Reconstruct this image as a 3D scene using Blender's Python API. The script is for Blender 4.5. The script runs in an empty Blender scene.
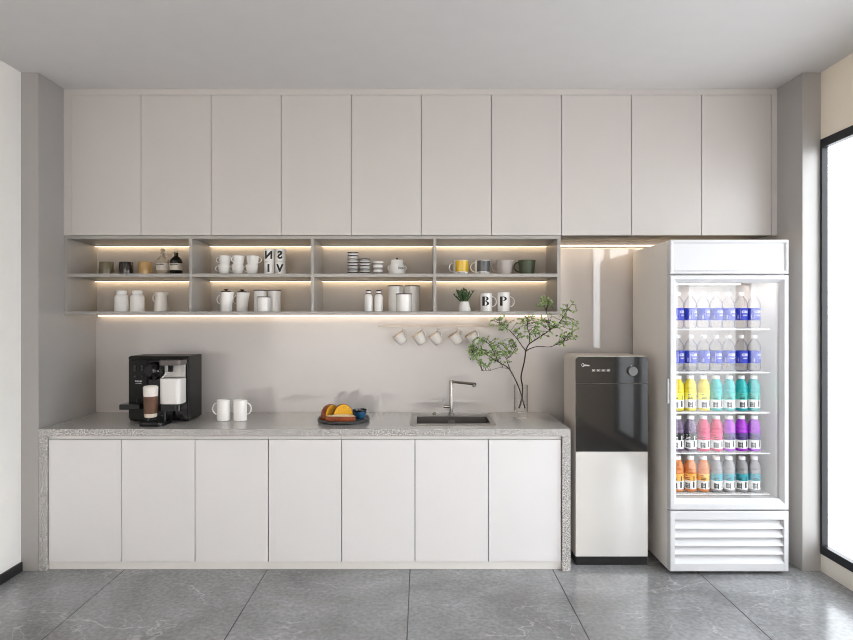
import bpy, bmesh, math, random
from mathutils import Vector, Matrix
R = math.radians
PI = math.pi
scene = bpy.context.scene
col = scene.collection
random.seed(7)

# ------------------------------------------------------------------ camera constants
CAM_Y, CAM_Z, F = -4.106, 1.478, 596.8
VX, VY = 421.5, 318.0
def wx(px, y): return (px - VX) * (y - CAM_Y) / F
def wz(py, y): return CAM_Z - (py - VY) * (y - CAM_Y) / F

# ------------------------------------------------------------------ materials
def lin(c):
    out = []
    for v in c:
        v = v / 255.0
        out.append(v / 12.92 if v <= 0.04045 else ((v + 0.055) / 1.055) ** 2.4)
    return tuple(out) + (1.0,)

def P(name, c, rough=0.5, metal=0.0, coat=0.0, trans=0.0, ior=1.45, emit=None, es=0.0, var=0.0, vscale=8.0, spec=0.5, bump=0.0, bscale=200.0, sss=0.0):
    m = bpy.data.materials.new(name); m.use_nodes = True
    nt = m.node_tree; b = nt.nodes['Principled BSDF']
    b.inputs['Base Color'].default_value = lin(c)
    b.inputs['Roughness'].default_value = rough
    b.inputs['Metallic'].default_value = metal
    b.inputs['IOR'].default_value = ior
    b.inputs['Specular IOR Level'].default_value = spec
    b.inputs['Coat Weight'].default_value = coat
    b.inputs['Coat Roughness'].default_value = 0.03
    b.inputs['Transmission Weight'].default_value = trans
    if emit:
        b.inputs['Emission Color'].default_value = lin(emit)
        b.inputs['Emission Strength'].default_value = es
    if var or bump:
        tc = nt.nodes.new('ShaderNodeTexCoord')
    if var:
        n = nt.nodes.new('ShaderNodeTexNoise'); n.inputs['Scale'].default_value = vscale; n.inputs['Detail'].default_value = 6
        nt.links.new(tc.outputs['Object'], n.inputs['Vector'])
        r = nt.nodes.new('ShaderNodeValToRGB')
        a, d = lin(c), var
        r.color_ramp.elements[0].color = tuple(max(0, x * (1 - d)) for x in a[:3]) + (1,)
        r.color_ramp.elements[1].color = tuple(min(1, x * (1 + d)) for x in a[:3]) + (1,)
        r.color_ramp.elements[0].position = 0.35; r.color_ramp.elements[1].position = 0.65
        nt.links.new(n.outputs['Fac'], r.inputs['Fac']); nt.links.new(r.outputs['Color'], b.inputs['Base Color'])
    if bump:
        n2 = nt.nodes.new('ShaderNodeTexNoise'); n2.inputs['Scale'].default_value = bscale
        nt.links.new(tc.outputs['Object'], n2.inputs['Vector'])
        bp = nt.nodes.new('ShaderNodeBump'); bp.inputs['Strength'].default_value = bump; bp.inputs['Distance'].default_value = 0.002
        nt.links.new(n2.outputs['Fac'], bp.inputs['Height']); nt.links.new(bp.outputs['Normal'], b.inputs['Normal'])
    return m

def thin_glass(name, tint=(255, 255, 255), edge=None, rough=0.0, ior=1.45):
    m = bpy.data.materials.new(name); m.use_nodes = True
    nt = m.node_tree; nt.nodes.clear()
    out = nt.nodes.new('ShaderNodeOutputMaterial')
    tr = nt.nodes.new('ShaderNodeBsdfTransparent'); tr.inputs['Color'].default_value = lin(tint)
    gl = nt.nodes.new('ShaderNodeBsdfGlossy'); gl.inputs['Roughness'].default_value = rough
    fr = nt.nodes.new('ShaderNodeFresnel'); fr.inputs['IOR'].default_value = ior
    mx = nt.nodes.new('ShaderNodeMixShader')
    if edge:
        lw = nt.nodes.new('ShaderNodeLayerWeight'); lw.inputs['Blend'].default_value = 0.5
        pw = nt.nodes.new('ShaderNodeMath'); pw.operation = 'POWER'; pw.inputs[1].default_value = 3.0; nt.links.new(lw.outputs['Facing'], pw.inputs[0])
        mc = nt.nodes.new('ShaderNodeMix'); mc.data_type = 'RGBA'
        mc.inputs[6].default_value = lin(tint); mc.inputs[7].default_value = lin(edge)
        nt.links.new(pw.outputs[0], mc.inputs[0]); nt.links.new(mc.outputs[2], tr.inputs['Color'])
    ge = nt.nodes.new('ShaderNodeNewGeometry')          # same reflection from both sides of the thin sheet
    iv = nt.nodes.new('ShaderNodeMapRange'); iv.inputs['To Min'].default_value = ior; iv.inputs['To Max'].default_value = 1.0 / ior
    nt.links.new(ge.outputs['Backfacing'], iv.inputs['Value']); nt.links.new(iv.outputs[0], fr.inputs['IOR'])
    nt.links.new(fr.outputs['Fac'], mx.inputs['Fac'])
    nt.links.new(tr.outputs[0], mx.inputs[1]); nt.links.new(gl.outputs[0], mx.inputs[2])
    nt.links.new(mx.outputs[0], out.inputs['Surface'])
    return m

def floor_mat():
    m = bpy.data.materials.new('stone_tile_floor'); m.use_nodes = True
    nt = m.node_tree; b = nt.nodes['Principled BSDF']; L = nt.links
    tc = nt.nodes.new('ShaderNodeTexCoord')
    mp = nt.nodes.new('ShaderNodeMapping'); mp.inputs['Location'].default_value = (3.3, 1.7, 0); mp.inputs['Rotation'].default_value = (0, 0, 0.5)
    L.new(tc.outputs['Object'], mp.inputs['Vector'])
    n1 = nt.nodes.new('ShaderNodeTexNoise'); n1.inputs['Scale'].default_value = 1.6; n1.inputs['Detail'].default_value = 9; n1.inputs['Roughness'].default_value = 0.62; n1.inputs['Distortion'].default_value = 0.6
    L.new(mp.outputs['Vector'], n1.inputs['Vector'])
    r1 = nt.nodes.new('ShaderNodeValToRGB')
    r1.color_ramp.elements[0].position = 0.3; r1.color_ramp.elements[0].color = lin((106, 105, 105))
    r1.color_ramp.elements[1].position = 0.72; r1.color_ramp.elements[1].color = lin((156, 157, 159))
    L.new(n1.outputs['Fac'], r1.inputs['Fac'])
    # thin pale veins: narrow band of a distorted noise
    def vein(scale, dist, w, seed):
        mp2 = nt.nodes.new('ShaderNodeMapping'); mp2.inputs['Location'].default_value = (seed, seed * 1.7, 0); mp2.inputs['Rotation'].default_value = (0, 0, seed)
        mp2.inputs['Scale'].default_value = (1.0, 1.7, 1.0)
        L.new(tc.outputs['Object'], mp2.inputs['Vector'])
        n = nt.nodes.new('ShaderNodeTexNoise'); n.inputs['Scale'].default_value = scale; n.inputs['Detail'].default_value = 5; n.inputs['Roughness'].default_value = 0.55; n.inputs['Distortion'].default_value = dist
        L.new(mp2.outputs['Vector'], n.inputs['Vector'])
        s = nt.nodes.new('ShaderNodeMath'); s.operation = 'SUBTRACT'; s.inputs[1].default_value = 0.5; L.new(n.outputs['Fac'], s.inputs[0])
        a = nt.nodes.new('ShaderNodeMath'); a.operation = 'ABSOLUTE'; L.new(s.outputs[0], a.inputs[0])
        mr = nt.nodes.new('ShaderNodeMapRange'); mr.inputs['From Min'].default_value = 0; mr.inputs['From Max'].default_value = w
        mr.inputs['To Min'].default_value = 1; mr.inputs['To Max'].default_value = 0; L.new(a.outputs[0], mr.inputs['Value'])
        return mr.outputs[0]
    v1, v2 = vein(0.9, 0.35, 0.006, 2.3), vein(1.9, 0.5, 0.0035, 5.1)
    # veins fade in and out
    n3 = nt.nodes.new('ShaderNodeTexNoise'); n3.inputs['Scale'].default_value = 2.0; L.new(tc.outputs['Object'], n3.inputs['Vector'])
    r3 = nt.nodes.new('ShaderNodeValToRGB'); r3.color_ramp.elements[0].position = 0.42; r3.color_ramp.elements[1].position = 0.62
    L.new(n3.outputs['Fac'], r3.inputs['Fac'])
    mxv = nt.nodes.new('ShaderNodeMath'); mxv.operation = 'MAXIMUM'; L.new(v1, mxv.inputs[0]); L.new(v2, mxv.inputs[1])
    mu = nt.nodes.new('ShaderNodeMath'); mu.operation = 'MULTIPLY'; L.new(mxv.outputs[0], mu.inputs[0]); L.new(r3.outputs['Color'], mu.inputs[1])
    mu2 = nt.nodes.new('ShaderNodeMath'); mu2.operation = 'MULTIPLY'; mu2.inputs[1].default_value = 0.42; L.new(mu.outputs[0], mu2.inputs[0])
    mx = nt.nodes.new('ShaderNodeMix'); mx.data_type = 'RGBA'; mx.inputs[7].default_value = lin((205, 203, 202))
    L.new(mu2.outputs[0], mx.inputs[0]); L.new(r1.outputs['Color'], mx.inputs[6])
    # fine grain
    n4 = nt.nodes.new('ShaderNodeTexNoise'); n4.inputs['Scale'].default_value = 45; n4.inputs['Detail'].default_value = 4; L.new(tc.outputs['Object'], n4.inputs['Vector'])
    r4 = nt.nodes.new('ShaderNodeMapRange'); r4.inputs['From Min'].default_value = 0.3; r4.inputs['From Max'].default_value = 0.7; r4.inputs['To Min'].default_value = 0.80; r4.inputs['To Max'].default_value = 1.18
    L.new(n4.outputs['Fac'], r4.inputs['Value'])
    mg = nt.nodes.new('ShaderNodeMix'); mg.data_type = 'RGBA'; mg.blend_type = 'MULTIPLY'; mg.inputs[0].default_value = 1
    L.new(mx.outputs[2], mg.inputs[6]); L.new(r4.outputs[0], mg.inputs[7])
    # joints every 0.838 m in x (offset) and 1.68 m in y
    sep = nt.nodes.new('ShaderNodeSeparateXYZ'); L.new(tc.outputs['Object'], sep.inputs[0])
    def joint(sock, off, per, w):
        a = nt.nodes.new('ShaderNodeMath'); a.operation = 'ADD'; a.inputs[1].default_value = -off + per * 20 + per / 2; L.new(sock, a.inputs[0])
        md = nt.nodes.new('ShaderNodeMath'); md.operation = 'MODULO'; md.inputs[1].default_value = per; L.new(a.outputs[0], md.inputs[0])
        s = nt.nodes.new('ShaderNodeMath'); s.operation = 'SUBTRACT'; s.inputs[1].default_value = per / 2; L.new(md.outputs[0], s.inputs[0])
        ab = nt.nodes.new('ShaderNodeMath'); ab.operation = 'ABSOLUTE'; L.new(s.outputs[0], ab.inputs[0])
        lt = nt.nodes.new('ShaderNodeMath'); lt.operation = 'LESS_THAN'; lt.inputs[1].default_value = w; L.new(ab.outputs[0], lt.inputs[0])
        return lt.outputs[0]
    j = nt.nodes.new('ShaderNodeMath'); j.operation = 'MAXIMUM'
    L.new(joint(sep.outputs['X'], -0.067, 0.838, 0.0028), j.inputs[0]); L.new(joint(sep.outputs['Y'], -0.30, 1.68, 0.0022), j.inputs[1])
    mj = nt.nodes.new('ShaderNodeMix'); mj.data_type = 'RGBA'; mj.inputs[7].default_value = lin((48, 47, 47))
    L.new(j.outputs[0], mj.inputs[0]); L.new(mg.outputs[2], mj.inputs[6])
    L.new(mj.outputs[2], b.inputs['Base Color'])
    b.inputs['Roughness'].default_value = 0.2
    bp = nt.nodes.new('ShaderNodeBump'); bp.inputs['Strength'].default_value = 0.05; bp.inputs['Distance'].default_value = 0.002
    L.new(n4.outputs['Fac'], bp.inputs['Height']); L.new(bp.outputs['Normal'], b.inputs['Normal'])
    return m

def granite_mat():
    m = bpy.data.materials.new('speckled_grey_quartz'); m.use_nodes = True
    nt = m.node_tree; b = nt.nodes['Principled BSDF']; L = nt.links
    tc = nt.nodes.new('ShaderNodeTexCoord')
    n = nt.nodes.new('ShaderNodeTexNoise'); n.inputs['Scale'].default_value = 135; n.inputs['Detail'].default_value = 2; n.inputs['Roughness'].default_value = 0.6
    L.new(tc.outputs['Object'], n.inputs['Vector'])
    r = nt.nodes.new('ShaderNodeValToRGB'); r.color_ramp.interpolation = 'LINEAR'
    e = r.color_ramp.elements
    e[0].position = 0.36; e[0].color = lin((130, 127, 125)); e[1].position = 0.66; e[1].color = lin((220, 217, 215))
    x = e.new(0.47); x.color = lin((166, 163, 161)); y = e.new(0.56); y.color = lin((190, 187, 185))
    L.new(n.outputs['Fac'], r.inputs['Fac']); L.new(r.outputs['Color'], b.inputs['Base Color'])
    b.inputs['Roughness'].default_value = 0.16
    b.inputs['Specular IOR Level'].default_value = 0.6
    return m

M = {}
M['floor'] = floor_mat()
M['granite'] = granite_mat()
M['ceiling'] = P('ceiling_paint', (221, 219, 218), 0.9, var=0.01)
M['wall_white'] = P('white_wall_paint', (248, 245, 241), 0.85, var=0.012)
M['wall_beige'] = P('beige_wall_paint', (246, 234, 217), 0.85, var=0.012)
M['sill_white'] = P('low_wall_paint', (228, 222, 212), 0.7, var=0.01)
M['backsplash'] = P('gloss_backsplash', (194, 189, 188), 0.4, coat=1.0, var=0.008)
M['backsplash'].node_tree.nodes['Principled BSDF'].inputs['Coat IOR'].default_value = 1.85
M['backsplash'].node_tree.nodes['Principled BSDF'].inputs['Coat Roughness'].default_value = 0.015
M['column'] = P('grey_satin_panel', (171, 168, 166), 0.4, metal=0.18, var=0.01)
M['cab_white'] = P('matte_white_laminate', (203, 198, 195), 0.38, var=0.006)
M['cab_body'] = P('cabinet_carcass_shaded', (96, 92, 90), 0.6, var=0.01)  # darker than the doors: shade in the door gaps put into the carcass colour
M['door_low'] = P('white_door_laminate', (229, 227, 228), 0.3, var=0.004)
M['kick'] = P('white_kick_board', (225, 222, 219), 0.45, var=0.004)
M['shelf'] = P('grey_shelf_metal', (164, 160, 156), 0.4, metal=0.1, var=0.008)
M['shelf_back'] = P('grey_shelf_back', (184, 179, 175), 0.5, var=0.008)
M['led'] = P('warm_light_strip', (255, 240, 215), 0.5, emit=(255, 226, 184), es=5.0)
M['led_low'] = P('warm_light_strip_low', (255, 240, 215), 0.5, emit=(255, 228, 190), es=3.6)
M['led_top'] = P('warm_light_bar', (255, 240, 215), 0.5, emit=(255, 228, 190), es=8.0)
M['black_base'] = P('black_baseboard', (34, 34, 35), 0.4, var=0.03)
M['win_frame'] = P('black_window_frame', (26, 27, 31), 0.35, var=0.03)
M['win_glass'] = thin_glass('window_glass')
M['fridge'] = P('white_fridge_enamel', (207, 207, 210), 0.28, var=0.004)
M['fridge_in'] = P('white_fridge_liner', (232, 230, 229), 0.45, var=0.004)
M['fridge_side'] = P('fridge_side_enamel', (240, 235, 230), 0.4, var=0.004)
M['gasket'] = P('grey_gasket', (70, 70, 72), 0.6, var=0.03)
M['wire'] = P('white_wire', (236, 236, 236), 0.35, var=0.01)
M['fglass'] = thin_glass('fridge_door_glass', ior=1.55)
M['led_cool'] = P('fridge_light_strip', (255, 250, 245), 0.5, emit=(255, 246, 236), es=10.0)
M['ceramic'] = P('white_ceramic', (246, 244, 242), 0.16, coat=0.4, var=0.006)
M['ceramic_warm'] = P('cream_ceramic', (238, 233, 228), 0.25, coat=0.2, var=0.01)
M['clay'] = P('bare_clay_rim', (234, 212, 182), 0.7, var=0.04, vscale=60)
M['black_letter'] = P('black_print', (18, 18, 18), 0.4, var=0.02)
M['dark_lid'] = P('dark_wood_lid', (52, 32, 24), 0.45, var=0.15, vscale=40)
M['olive'] = P('olive_glaze', (108, 98, 74), 0.25, coat=0.5, var=0.03)
M['brown_dark'] = P('dark_brown_glaze', (48, 38, 32), 0.22, coat=0.5, var=0.03)
M['tan'] = P('tan_glaze', (190, 154, 98), 0.3, coat=0.4, var=0.03)
M['beige_glass'] = P('beige_bottle_glass', (188, 172, 152), 0.12, coat=0.6, var=0.02)
M['black_glass'] = P('black_bottle_glass', (16, 15, 15), 0.1, coat=0.6, var=0.02)
M['clear'] = thin_glass('clear_glass', (252, 252, 252), (176, 174, 172), ior=1.3)
M['label_cream'] = P('cream_paper_label', (222, 214, 204), 0.7, var=0.01)
M['yellow'] = P('yellow_glaze', (222, 180, 24), 0.3, coat=0.3, var=0.02)
M['charcoal'] = P('charcoal_glaze', (78, 80, 80), 0.35, coat=0.2, var=0.02)
M['greige'] = P('light_grey_glaze', (190, 181, 176), 0.5, var=0.015)
M['green_dark'] = P('dark_green_glaze', (74, 84, 62), 0.4, var=0.04)
M['stripe_grey'] = P('grey_stripe_glaze', (150, 146, 143), 0.3, var=0.02)
M['stripe_dark'] = P('dark_stripe_glaze', (52, 48, 48), 0.3, var=0.02)
M['leaf'] = P('green_leaf', (134, 162, 94), 0.5, var=0.4, vscale=30)
M['succulent'] = P('dark_succulent', (62, 92, 54), 0.5, var=0.3, vscale=60)
M['bark'] = P('dark_bark', (58, 42, 34), 0.8, var=0.3, vscale=50)
M['glass'] = P('vase_glass', (255, 255, 255), 0.0, trans=1.0, ior=1.3)
M['steel'] = P('brushed_steel', (176, 172, 168), 0.25, metal=1.0, var=0.04, vscale=30)
M['steel_sink'] = P('sink_steel', (150, 147, 144), 0.32, metal=0.9, var=0.03, vscale=30)
M['steel_dark'] = P('sink_bowl_steel', (96, 93, 90), 0.4, metal=0.8, var=0.03, vscale=30)
M['rail'] = P('satin_rail_metal', (170, 160, 150), 0.35, metal=0.8, var=0.03)
M['tray'] = P('charcoal_stone_tray', (66, 66, 67), 0.45, var=0.08, vscale=40)
M['crust'] = P('brown_crust', (142, 62, 22), 0.3, coat=0.3, var=0.35, vscale=35, bump=0.3, bscale=60)
M['crumb'] = P('yellow_crumb', (226, 168, 44), 0.8, var=0.12, vscale=90, bump=0.3, bscale=150)
M['cream'] = P('cream_icing', (243, 226, 190), 0.6, var=0.05, vscale=40)
M['blue_glaze'] = P('blue_glaze', (34, 78, 112), 0.15, coat=0.6, var=0.75, vscale=28)
M['blue_dark'] = P('dark_blue_glaze', (20, 28, 40), 0.2, coat=0.5, var=0.3, vscale=40)
M['sauce'] = P('amber_sauce', (196, 150, 96), 0.2, var=0.1)
M['machine'] = P('black_machine_plastic', (17, 16, 15), 0.5, spec=0.3, var=0.04)
M['machine_gloss'] = P('gloss_black_plastic', (9, 9, 10), 0.12, coat=0.2, spec=0.4, var=0.05)
M['machine_side'] = P('satin_black_side', (12, 12, 12), 0.4, spec=0.3, var=0.04)
M['button'] = P('dark_grey_button', (70, 70, 70), 0.4, var=0.03)
M['container'] = thin_glass('smoky_container', (250, 250, 250), (190, 188, 186), ior=1.25)
M['container_lid'] = P('grey_translucent_lid', (96, 90, 88), 0.15, var=0.03)
M['tank_back'] = P('pale_tank_back', (206, 202, 199), 0.3, var=0.01)
M['milk'] = P('white_milk', (246, 243, 241), 0.3, var=0.004)
M['foam'] = P('milk_foam', (244, 238, 232), 0.7, var=0.03, vscale=90, bump=0.2, bscale=300)
M['coffee'] = P('coffee_brown', (104, 68, 46), 0.3, var=0.15, vscale=20)
M['latte_milk'] = P('latte_milk', (236, 222, 206), 0.3, var=0.02)
M['logo'] = P('pale_print', (225, 225, 225), 0.4, var=0.005)
M['disp_body'] = P('beige_appliance_body', (205, 196, 187), 0.4, var=0.005)
M['disp_black'] = P('black_appliance_glass', (30, 29, 29), 0.08, coat=0.3, spec=0.4, var=0.01)
M['disp_mirror'] = P('mirror_silver_panel', (232, 230, 228), 0.10, coat=1.0, metal=0.35, var=0.006)
M['disp_plinth'] = P('black_plinth', (16, 16, 17), 0.4, var=0.03)
M['knob_grey'] = P('grey_knob', (112, 112, 112), 0.4, var=0.02)
M['bottle_clear'] = thin_glass('clear_bottle', (254, 254, 255), (84, 92, 170), ior=1.2)
M['cap_white'] = P('white_cap', (244, 244, 244), 0.35, var=0.004)
M['label_blue'] = P('blue_label', (28, 52, 186), 0.4, var=0.02)
M['label_white'] = P('white_label', (240, 240, 240), 0.45, var=0.004)
M['print_grey'] = P('grey_print', (96, 96, 98), 0.5, var=0.02)
for k, c in dict(liq_yellow=(228, 210, 44), liq_teal=(30, 176, 178), liq_plum=(108, 88, 122), liq_pink=(214, 56, 106), liq_purple=(168, 44, 206), liq_orange=(216, 130, 66), liq_grey=(150, 149, 152),
                 lab_yellow=(250, 240, 92), lab_teal=(68, 190, 180), lab_black=(26, 26, 28), lab_pink=(236, 82, 128), lab_purple=(88, 62, 138), lab_orange=(252, 184, 84), lab_aqua=(54, 160, 176)).items():
    M[k] = P(k.replace('liq', 'drink').replace('lab', 'label'), c, 0.25 if k[:3] == 'liq' else 0.45, coat=0.3 if k[:3] == 'liq' else 0, var=0.02)

# ------------------------------------------------------------------ mesh builder
class MB:
    def __init__(s): s.v, s.f, s.m, s.flat = [], [], [], set()
    def add(s, vs, fs, mi=0, T=None):
        b = len(s.v)
        for v in vs:
            v = Vector(v)
            s.v.append(tuple(T @ v) if T is not None else tuple(v))
        for f in fs:
            s.f.append(tuple(i + b for i in f)); s.m.append(mi)
        return s
    def box(s, x0, x1, y0, y1, z0, z1, mi=0, bev=0.0, seg=2, T=None):
        if x0 > x1: x0, x1 = x1, x0
        if y0 > y1: y0, y1 = y1, y0
        if z0 > z1: z0, z1 = z1, z0
        vs = [(x0, y0, z0), (x1, y0, z0), (x1, y1, z0), (x0, y1, z0), (x0, y0, z1), (x1, y0, z1), (x1, y1, z1), (x0, y1, z1)]
        fs = [(0, 3, 2, 1), (4, 5, 6, 7), (0, 1, 5, 4), (1, 2, 6, 5), (2, 3, 7, 6), (3, 0, 4, 7)]
        if bev <= 0:
            return s.add(vs, fs, mi, T)
        bm = bmesh.new()
        bv = [bm.verts.new(v) for v in vs]
        for f in fs: bm.faces.new([bv[i] for i in f])
        bmesh.ops.bevel(bm, geom=bm.edges[:], offset=bev, segments=seg, profile=0.5, affect='EDGES')
        n0 = len(s.f); s.bm(bm, mi, T); s.flat.update(range(n0, len(s.f)))   # bevelled boxes keep flat faces
        return s
    def bm(s, bm, mi=0, T=None):
        bm.verts.ensure_lookup_table(); bm.verts.index_update()
        s.add([v.co[:] for v in bm.verts], [[v.index for v in f.verts] for f in bm.faces], mi, T)
        bm.free(); return s
    def lathe(s, prof, seg=32, mi=0, T=None, mis=None):
        vs, fs, ms = [], [], []
        ring = []
        for r, z in prof:
            if r < 1e-6: ring.append([len(vs)]); vs.append((0, 0, z))
            else:
                ring.append(list(range(len(vs), len(vs) + seg)))
                vs += [(r * math.cos(2 * PI * k / seg), r * math.sin(2 * PI * k / seg), z) for k in range(seg)]
        b = len(s.v)
        s.add(vs, [], 0, T)
        for i in range(len(prof) - 1):
            a, c = ring[i], ring[i + 1]
            m_ = mis[i] if mis else mi
            for k in range(seg):
                k2 = (k + 1) % seg
                if len(a) == 1 and len(c) == 1: continue
                if len(a) == 1: f = (a[0], c[k2], c[k])
                elif len(c) == 1: f = (a[k], a[k2], c[0])
                else: f = (a[k], a[k2], c[k2], c[k])
                s.f.append(tuple(i_ + b for i_ in f)); s.m.append(m_)
        return s
    def tube(s, pts, rad, seg=8, mi=0, flat=1.0, T=None, closed=False):
        pts = [Vector(p) for p in pts]; n = len(pts)
        if not hasattr(rad, '__len__'): rad = [rad] * n
        vs, fs = [], []
        up = None
        for i, p in enumerate(pts):
            if closed: t = (pts[(i + 1) % n] - pts[i - 1]).normalized()
            else: t = (pts[min(i + 1, n - 1)] - pts[max(i - 1, 0)]).normalized()
            if up is None:
                up = Vector((0, 0, 1)) if abs(t.z) < 0.9 else Vector((0, 1, 0))
            a = (up - t * up.dot(t)).normalized(); bb = t.cross(a); up = a
            for k in range(seg):
                an = 2 * PI * k / seg
                vs.append(p + a * math.cos(an) * rad[i] + bb * math.sin(an) * rad[i] * flat)
        for i in range(n if closed else n - 1):
            j = (i + 1) % n
            for k in range(seg):
                k2 = (k + 1) % seg
                fs.append((i * seg + k, i * seg + k2, j * seg + k2, j * seg + k))
        if not closed:
            fs.append(tuple(reversed(range(seg)))); fs.append(tuple((n - 1) * seg + k for k in range(seg)))
        return s.add(vs, fs, mi, T)
    def prism(s, poly, y0, y1, mi=0, T=None):            # polygon in XZ pushed along y
        n = len(poly)
        vs = [(x, y0, z) for x, z in poly] + [(x, y1, z) for x, z in poly]
        fs = [tuple(range(n)), tuple(reversed(range(n, 2 * n)))]
        fs += [(i, i + n, (i + 1) % n + n, (i + 1) % n) for i in range(n)]
        return s.add(vs, fs, mi, T)
    def holed(s, x0, x1, y0, y1, z0, z1, hx0, hx1, hy0, hy1, mi=0, T=None):   # plate with one rectangular hole through z
        vs = []
        for z in (z0, z1):
            vs += [(x0, y0, z), (x1, y0, z), (x1, y1, z), (x0, y1, z), (hx0, hy0, z), (hx1, hy0, z), (hx1, hy1, z), (hx0, hy1, z)]
        fs = []
        for i in range(4):
            j = (i + 1) % 4
            fs.append((8 + i, 8 + j, 8 + 4 + j, 8 + 4 + i)); fs.append((j, i, 4 + i, 4 + j))
            fs.append((i, j, 8 + j, 8 + i)); fs.append((4 + j, 4 + i, 8 + 4 + i, 8 + 4 + j))
        return s.add(vs, fs, mi, T)
    def build(s, name, mats, parent=None, smooth=35, off=None, label=None):
        if not isinstance(mats, (list, tuple)): mats = [mats]
        o3 = Vector(off) if off is not None else (parent_world(parent) if parent is not None else Vector((0, 0, 0)))
        me = bpy.data.meshes.new(name)
        me.from_pydata([tuple(Vector(v) - o3) for v in s.v], [], s.f)
        for m_ in mats: me.materials.append(m_)
        me.polygons.foreach_set('material_index', s.m)
        bm = bmesh.new(); bm.from_mesh(me); bmesh.ops.recalc_face_normals(bm, faces=bm.faces[:]); bm.to_mesh(me); bm.free()
        if smooth:
            me.polygons.foreach_set('use_smooth', [True] * len(me.polygons))
            me.set_sharp_from_angle(angle=R(smooth))
            if s.flat: me.polygons.foreach_set('use_smooth', [i not in s.flat for i in range(len(me.polygons))])
        me.update()
        o = bpy.data.objects.new(name, me); col.objects.link(o)
        if parent is not None: o.parent = parent
        if label: o['label'] = label
        return o

def parent_world(p):
    v = Vector((0, 0, 0))
    while p is not None:
        v = v + p.location; p = p.parent
    return v

def tag(o, label=None, cat=None, group=None, kind=None):
    if label: o['label'] = label
    if cat: o['category'] = cat
    if group: o['group'] = group
    if kind: o['kind'] = kind
    return o
def thing(name, loc, label, cat, group=None, rz=0.0):
    o = bpy.data.objects.new(name, None); col.objects.link(o)
    o.empty_display_size = 0.05
    o.location = loc; o.rotation_euler = (0, 0, rz)
    return tag(o, label, cat, group)
def copy_tree(o, loc=None, rz=None, label=None):
    c = o.copy(); col.objects.link(c)
    if loc is not None: c.location = loc
    if rz is not None: c.rotation_euler = (0, 0, rz)
    if label: c['label'] = label
    for ch in list(o.children):
        d = ch.copy(); col.objects.link(d); d.parent = c
        for g in list(ch.children):
            e = g.copy(); col.objects.link(e); e.parent = d
    return c
Z0 = (0, 0, 0)
RX90 = Matrix.Rotation(PI / 2, 4, 'X')

def text_bm(txt, size, depth=0.0, bold=0.0, mirror=False):
    cu = bpy.data.curves.new('lettering', 'FONT'); cu.body = txt; cu.size = size
    cu.align_x = 'CENTER'; cu.align_y = 'CENTER'; cu.offset = bold; cu.resolution_u = 3
    ob = bpy.data.objects.new('lettering', cu); col.objects.link(ob)
    dg = bpy.context.evaluated_depsgraph_get(); dg.update()
    me = bpy.data.meshes.new_from_object(ob.evaluated_get(dg))
    bpy.data.objects.remove(ob); bpy.data.curves.remove(cu)
    bm = bmesh.new(); bm.from_mesh(me); bpy.data.meshes.remove(me)
    if mirror:
        for v in bm.verts: v.co.x = -v.co.x
    return bm
def wrap(bm, r, z, ang, step=0.004, taper=0.0):
    """bends a flat x/y design round a vertical cylinder of radius r, its middle at height z, facing the direction ang"""
    xs = [v.co.x for v in bm.verts]
    x = math.floor(min(xs) / step) * step
    while x < max(xs):
        bmesh.ops.bisect_plane(bm, geom=bm.verts[:] + bm.edges[:] + bm.faces[:], plane_co=(x, 0, 0), plane_no=(1, 0, 0)); x += step
    for v in bm.verts:
        a = ang + v.co.x / r
        rr = r + taper * v.co.y
        v.co = Vector((rr * math.cos(a), rr * math.sin(a), z + v.co.y))
    return bm

# ------------------------------------------------------------------ room shell
LW, RW, CEIL, REAR = -2.340, 2.332, 2.912, -7.2
FRONT = -0.62
def struct(name, mb, m, smooth=0):
    o = mb.build(name, m, smooth=smooth); return tag(o, kind='structure')
struct('floor', MB().box(LW - 0.2, RW + 0.03, REAR - 0.2, 0.15, -0.1, 0.0), M['floor'])
struct('ceiling', MB().box(LW - 0.2, RW + 0.03, REAR - 0.2, 0.15, CEIL, CEIL + 0.1), M['ceiling'])
struct('wall_back', MB().box(LW - 0.2, RW + 0.03, 0.0, 0.15, 0.0, CEIL), M['backsplash'])
struct('wall_left', MB().box(LW - 0.2, LW, REAR, 0.0, 0.0, CEIL), M['wall_white'])
struct('wall_rear', MB().box(LW - 0.2, RW + 0.03, REAR - 0.2, REAR, 0.0, CEIL), M['wall_white'])
# right wall with one long window opening
WY0, WY1, WZ0, WZ1 = -4.18, -0.625, 0.105, 2.518
rw = MB()
rw.box(RW, RW + 0.03, REAR, 0.0, WZ1, CEIL)
rw.box(RW, RW + 0.03, REAR, WY0, 0.0, WZ1)
rw.box(RW, RW + 0.03, WY1, 0.0, 0.0, WZ1)
rw.box(RW, RW + 0.03, WY0, WY1, 0.0, WZ0, 1)
struct('wall_right', rw, [M['wall_beige'], M['sill_white']])
for k, (a, b) in enumerate(((-1.55, WY1), (-2.54, -1.55), (-3.45, -2.54), (WY0, -3.45))):
    w = thing('window_%d' % (k + 1), (RW + 0.01, (a + b) / 2, WZ0), None, None); tag(w, kind='structure')
    fr = MB()
    T = Matrix(((0, 0, 1, RW - 0.006), (1, 0, 0, 0), (0, 1, 0, 0), (0, 0, 0, 1)))
    lt = 0.10 if k == 3 else 0.08
    rt = 0.016 if k == 0 else 0.065
    fr.holed(a, b, WZ0, WZ1, 0.0, 0.034, a + lt, b - rt, WZ0 + 0.05, WZ1 - 0.05, 0, T)
    fo = fr.build('window_frame', M['win_frame'], w, 0)
    MB().box(RW + 0.008, RW + 0.014, a + lt - 0.005, b - rt + 0.005, WZ0 + 0.045, WZ1 - 0.045).build('pane', M['win_glass'], w, 0)
bb = MB().box(LW, LW + 0.012, REAR, FRONT - 0.001, 0.0, 0.055, bev=0.002)
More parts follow.
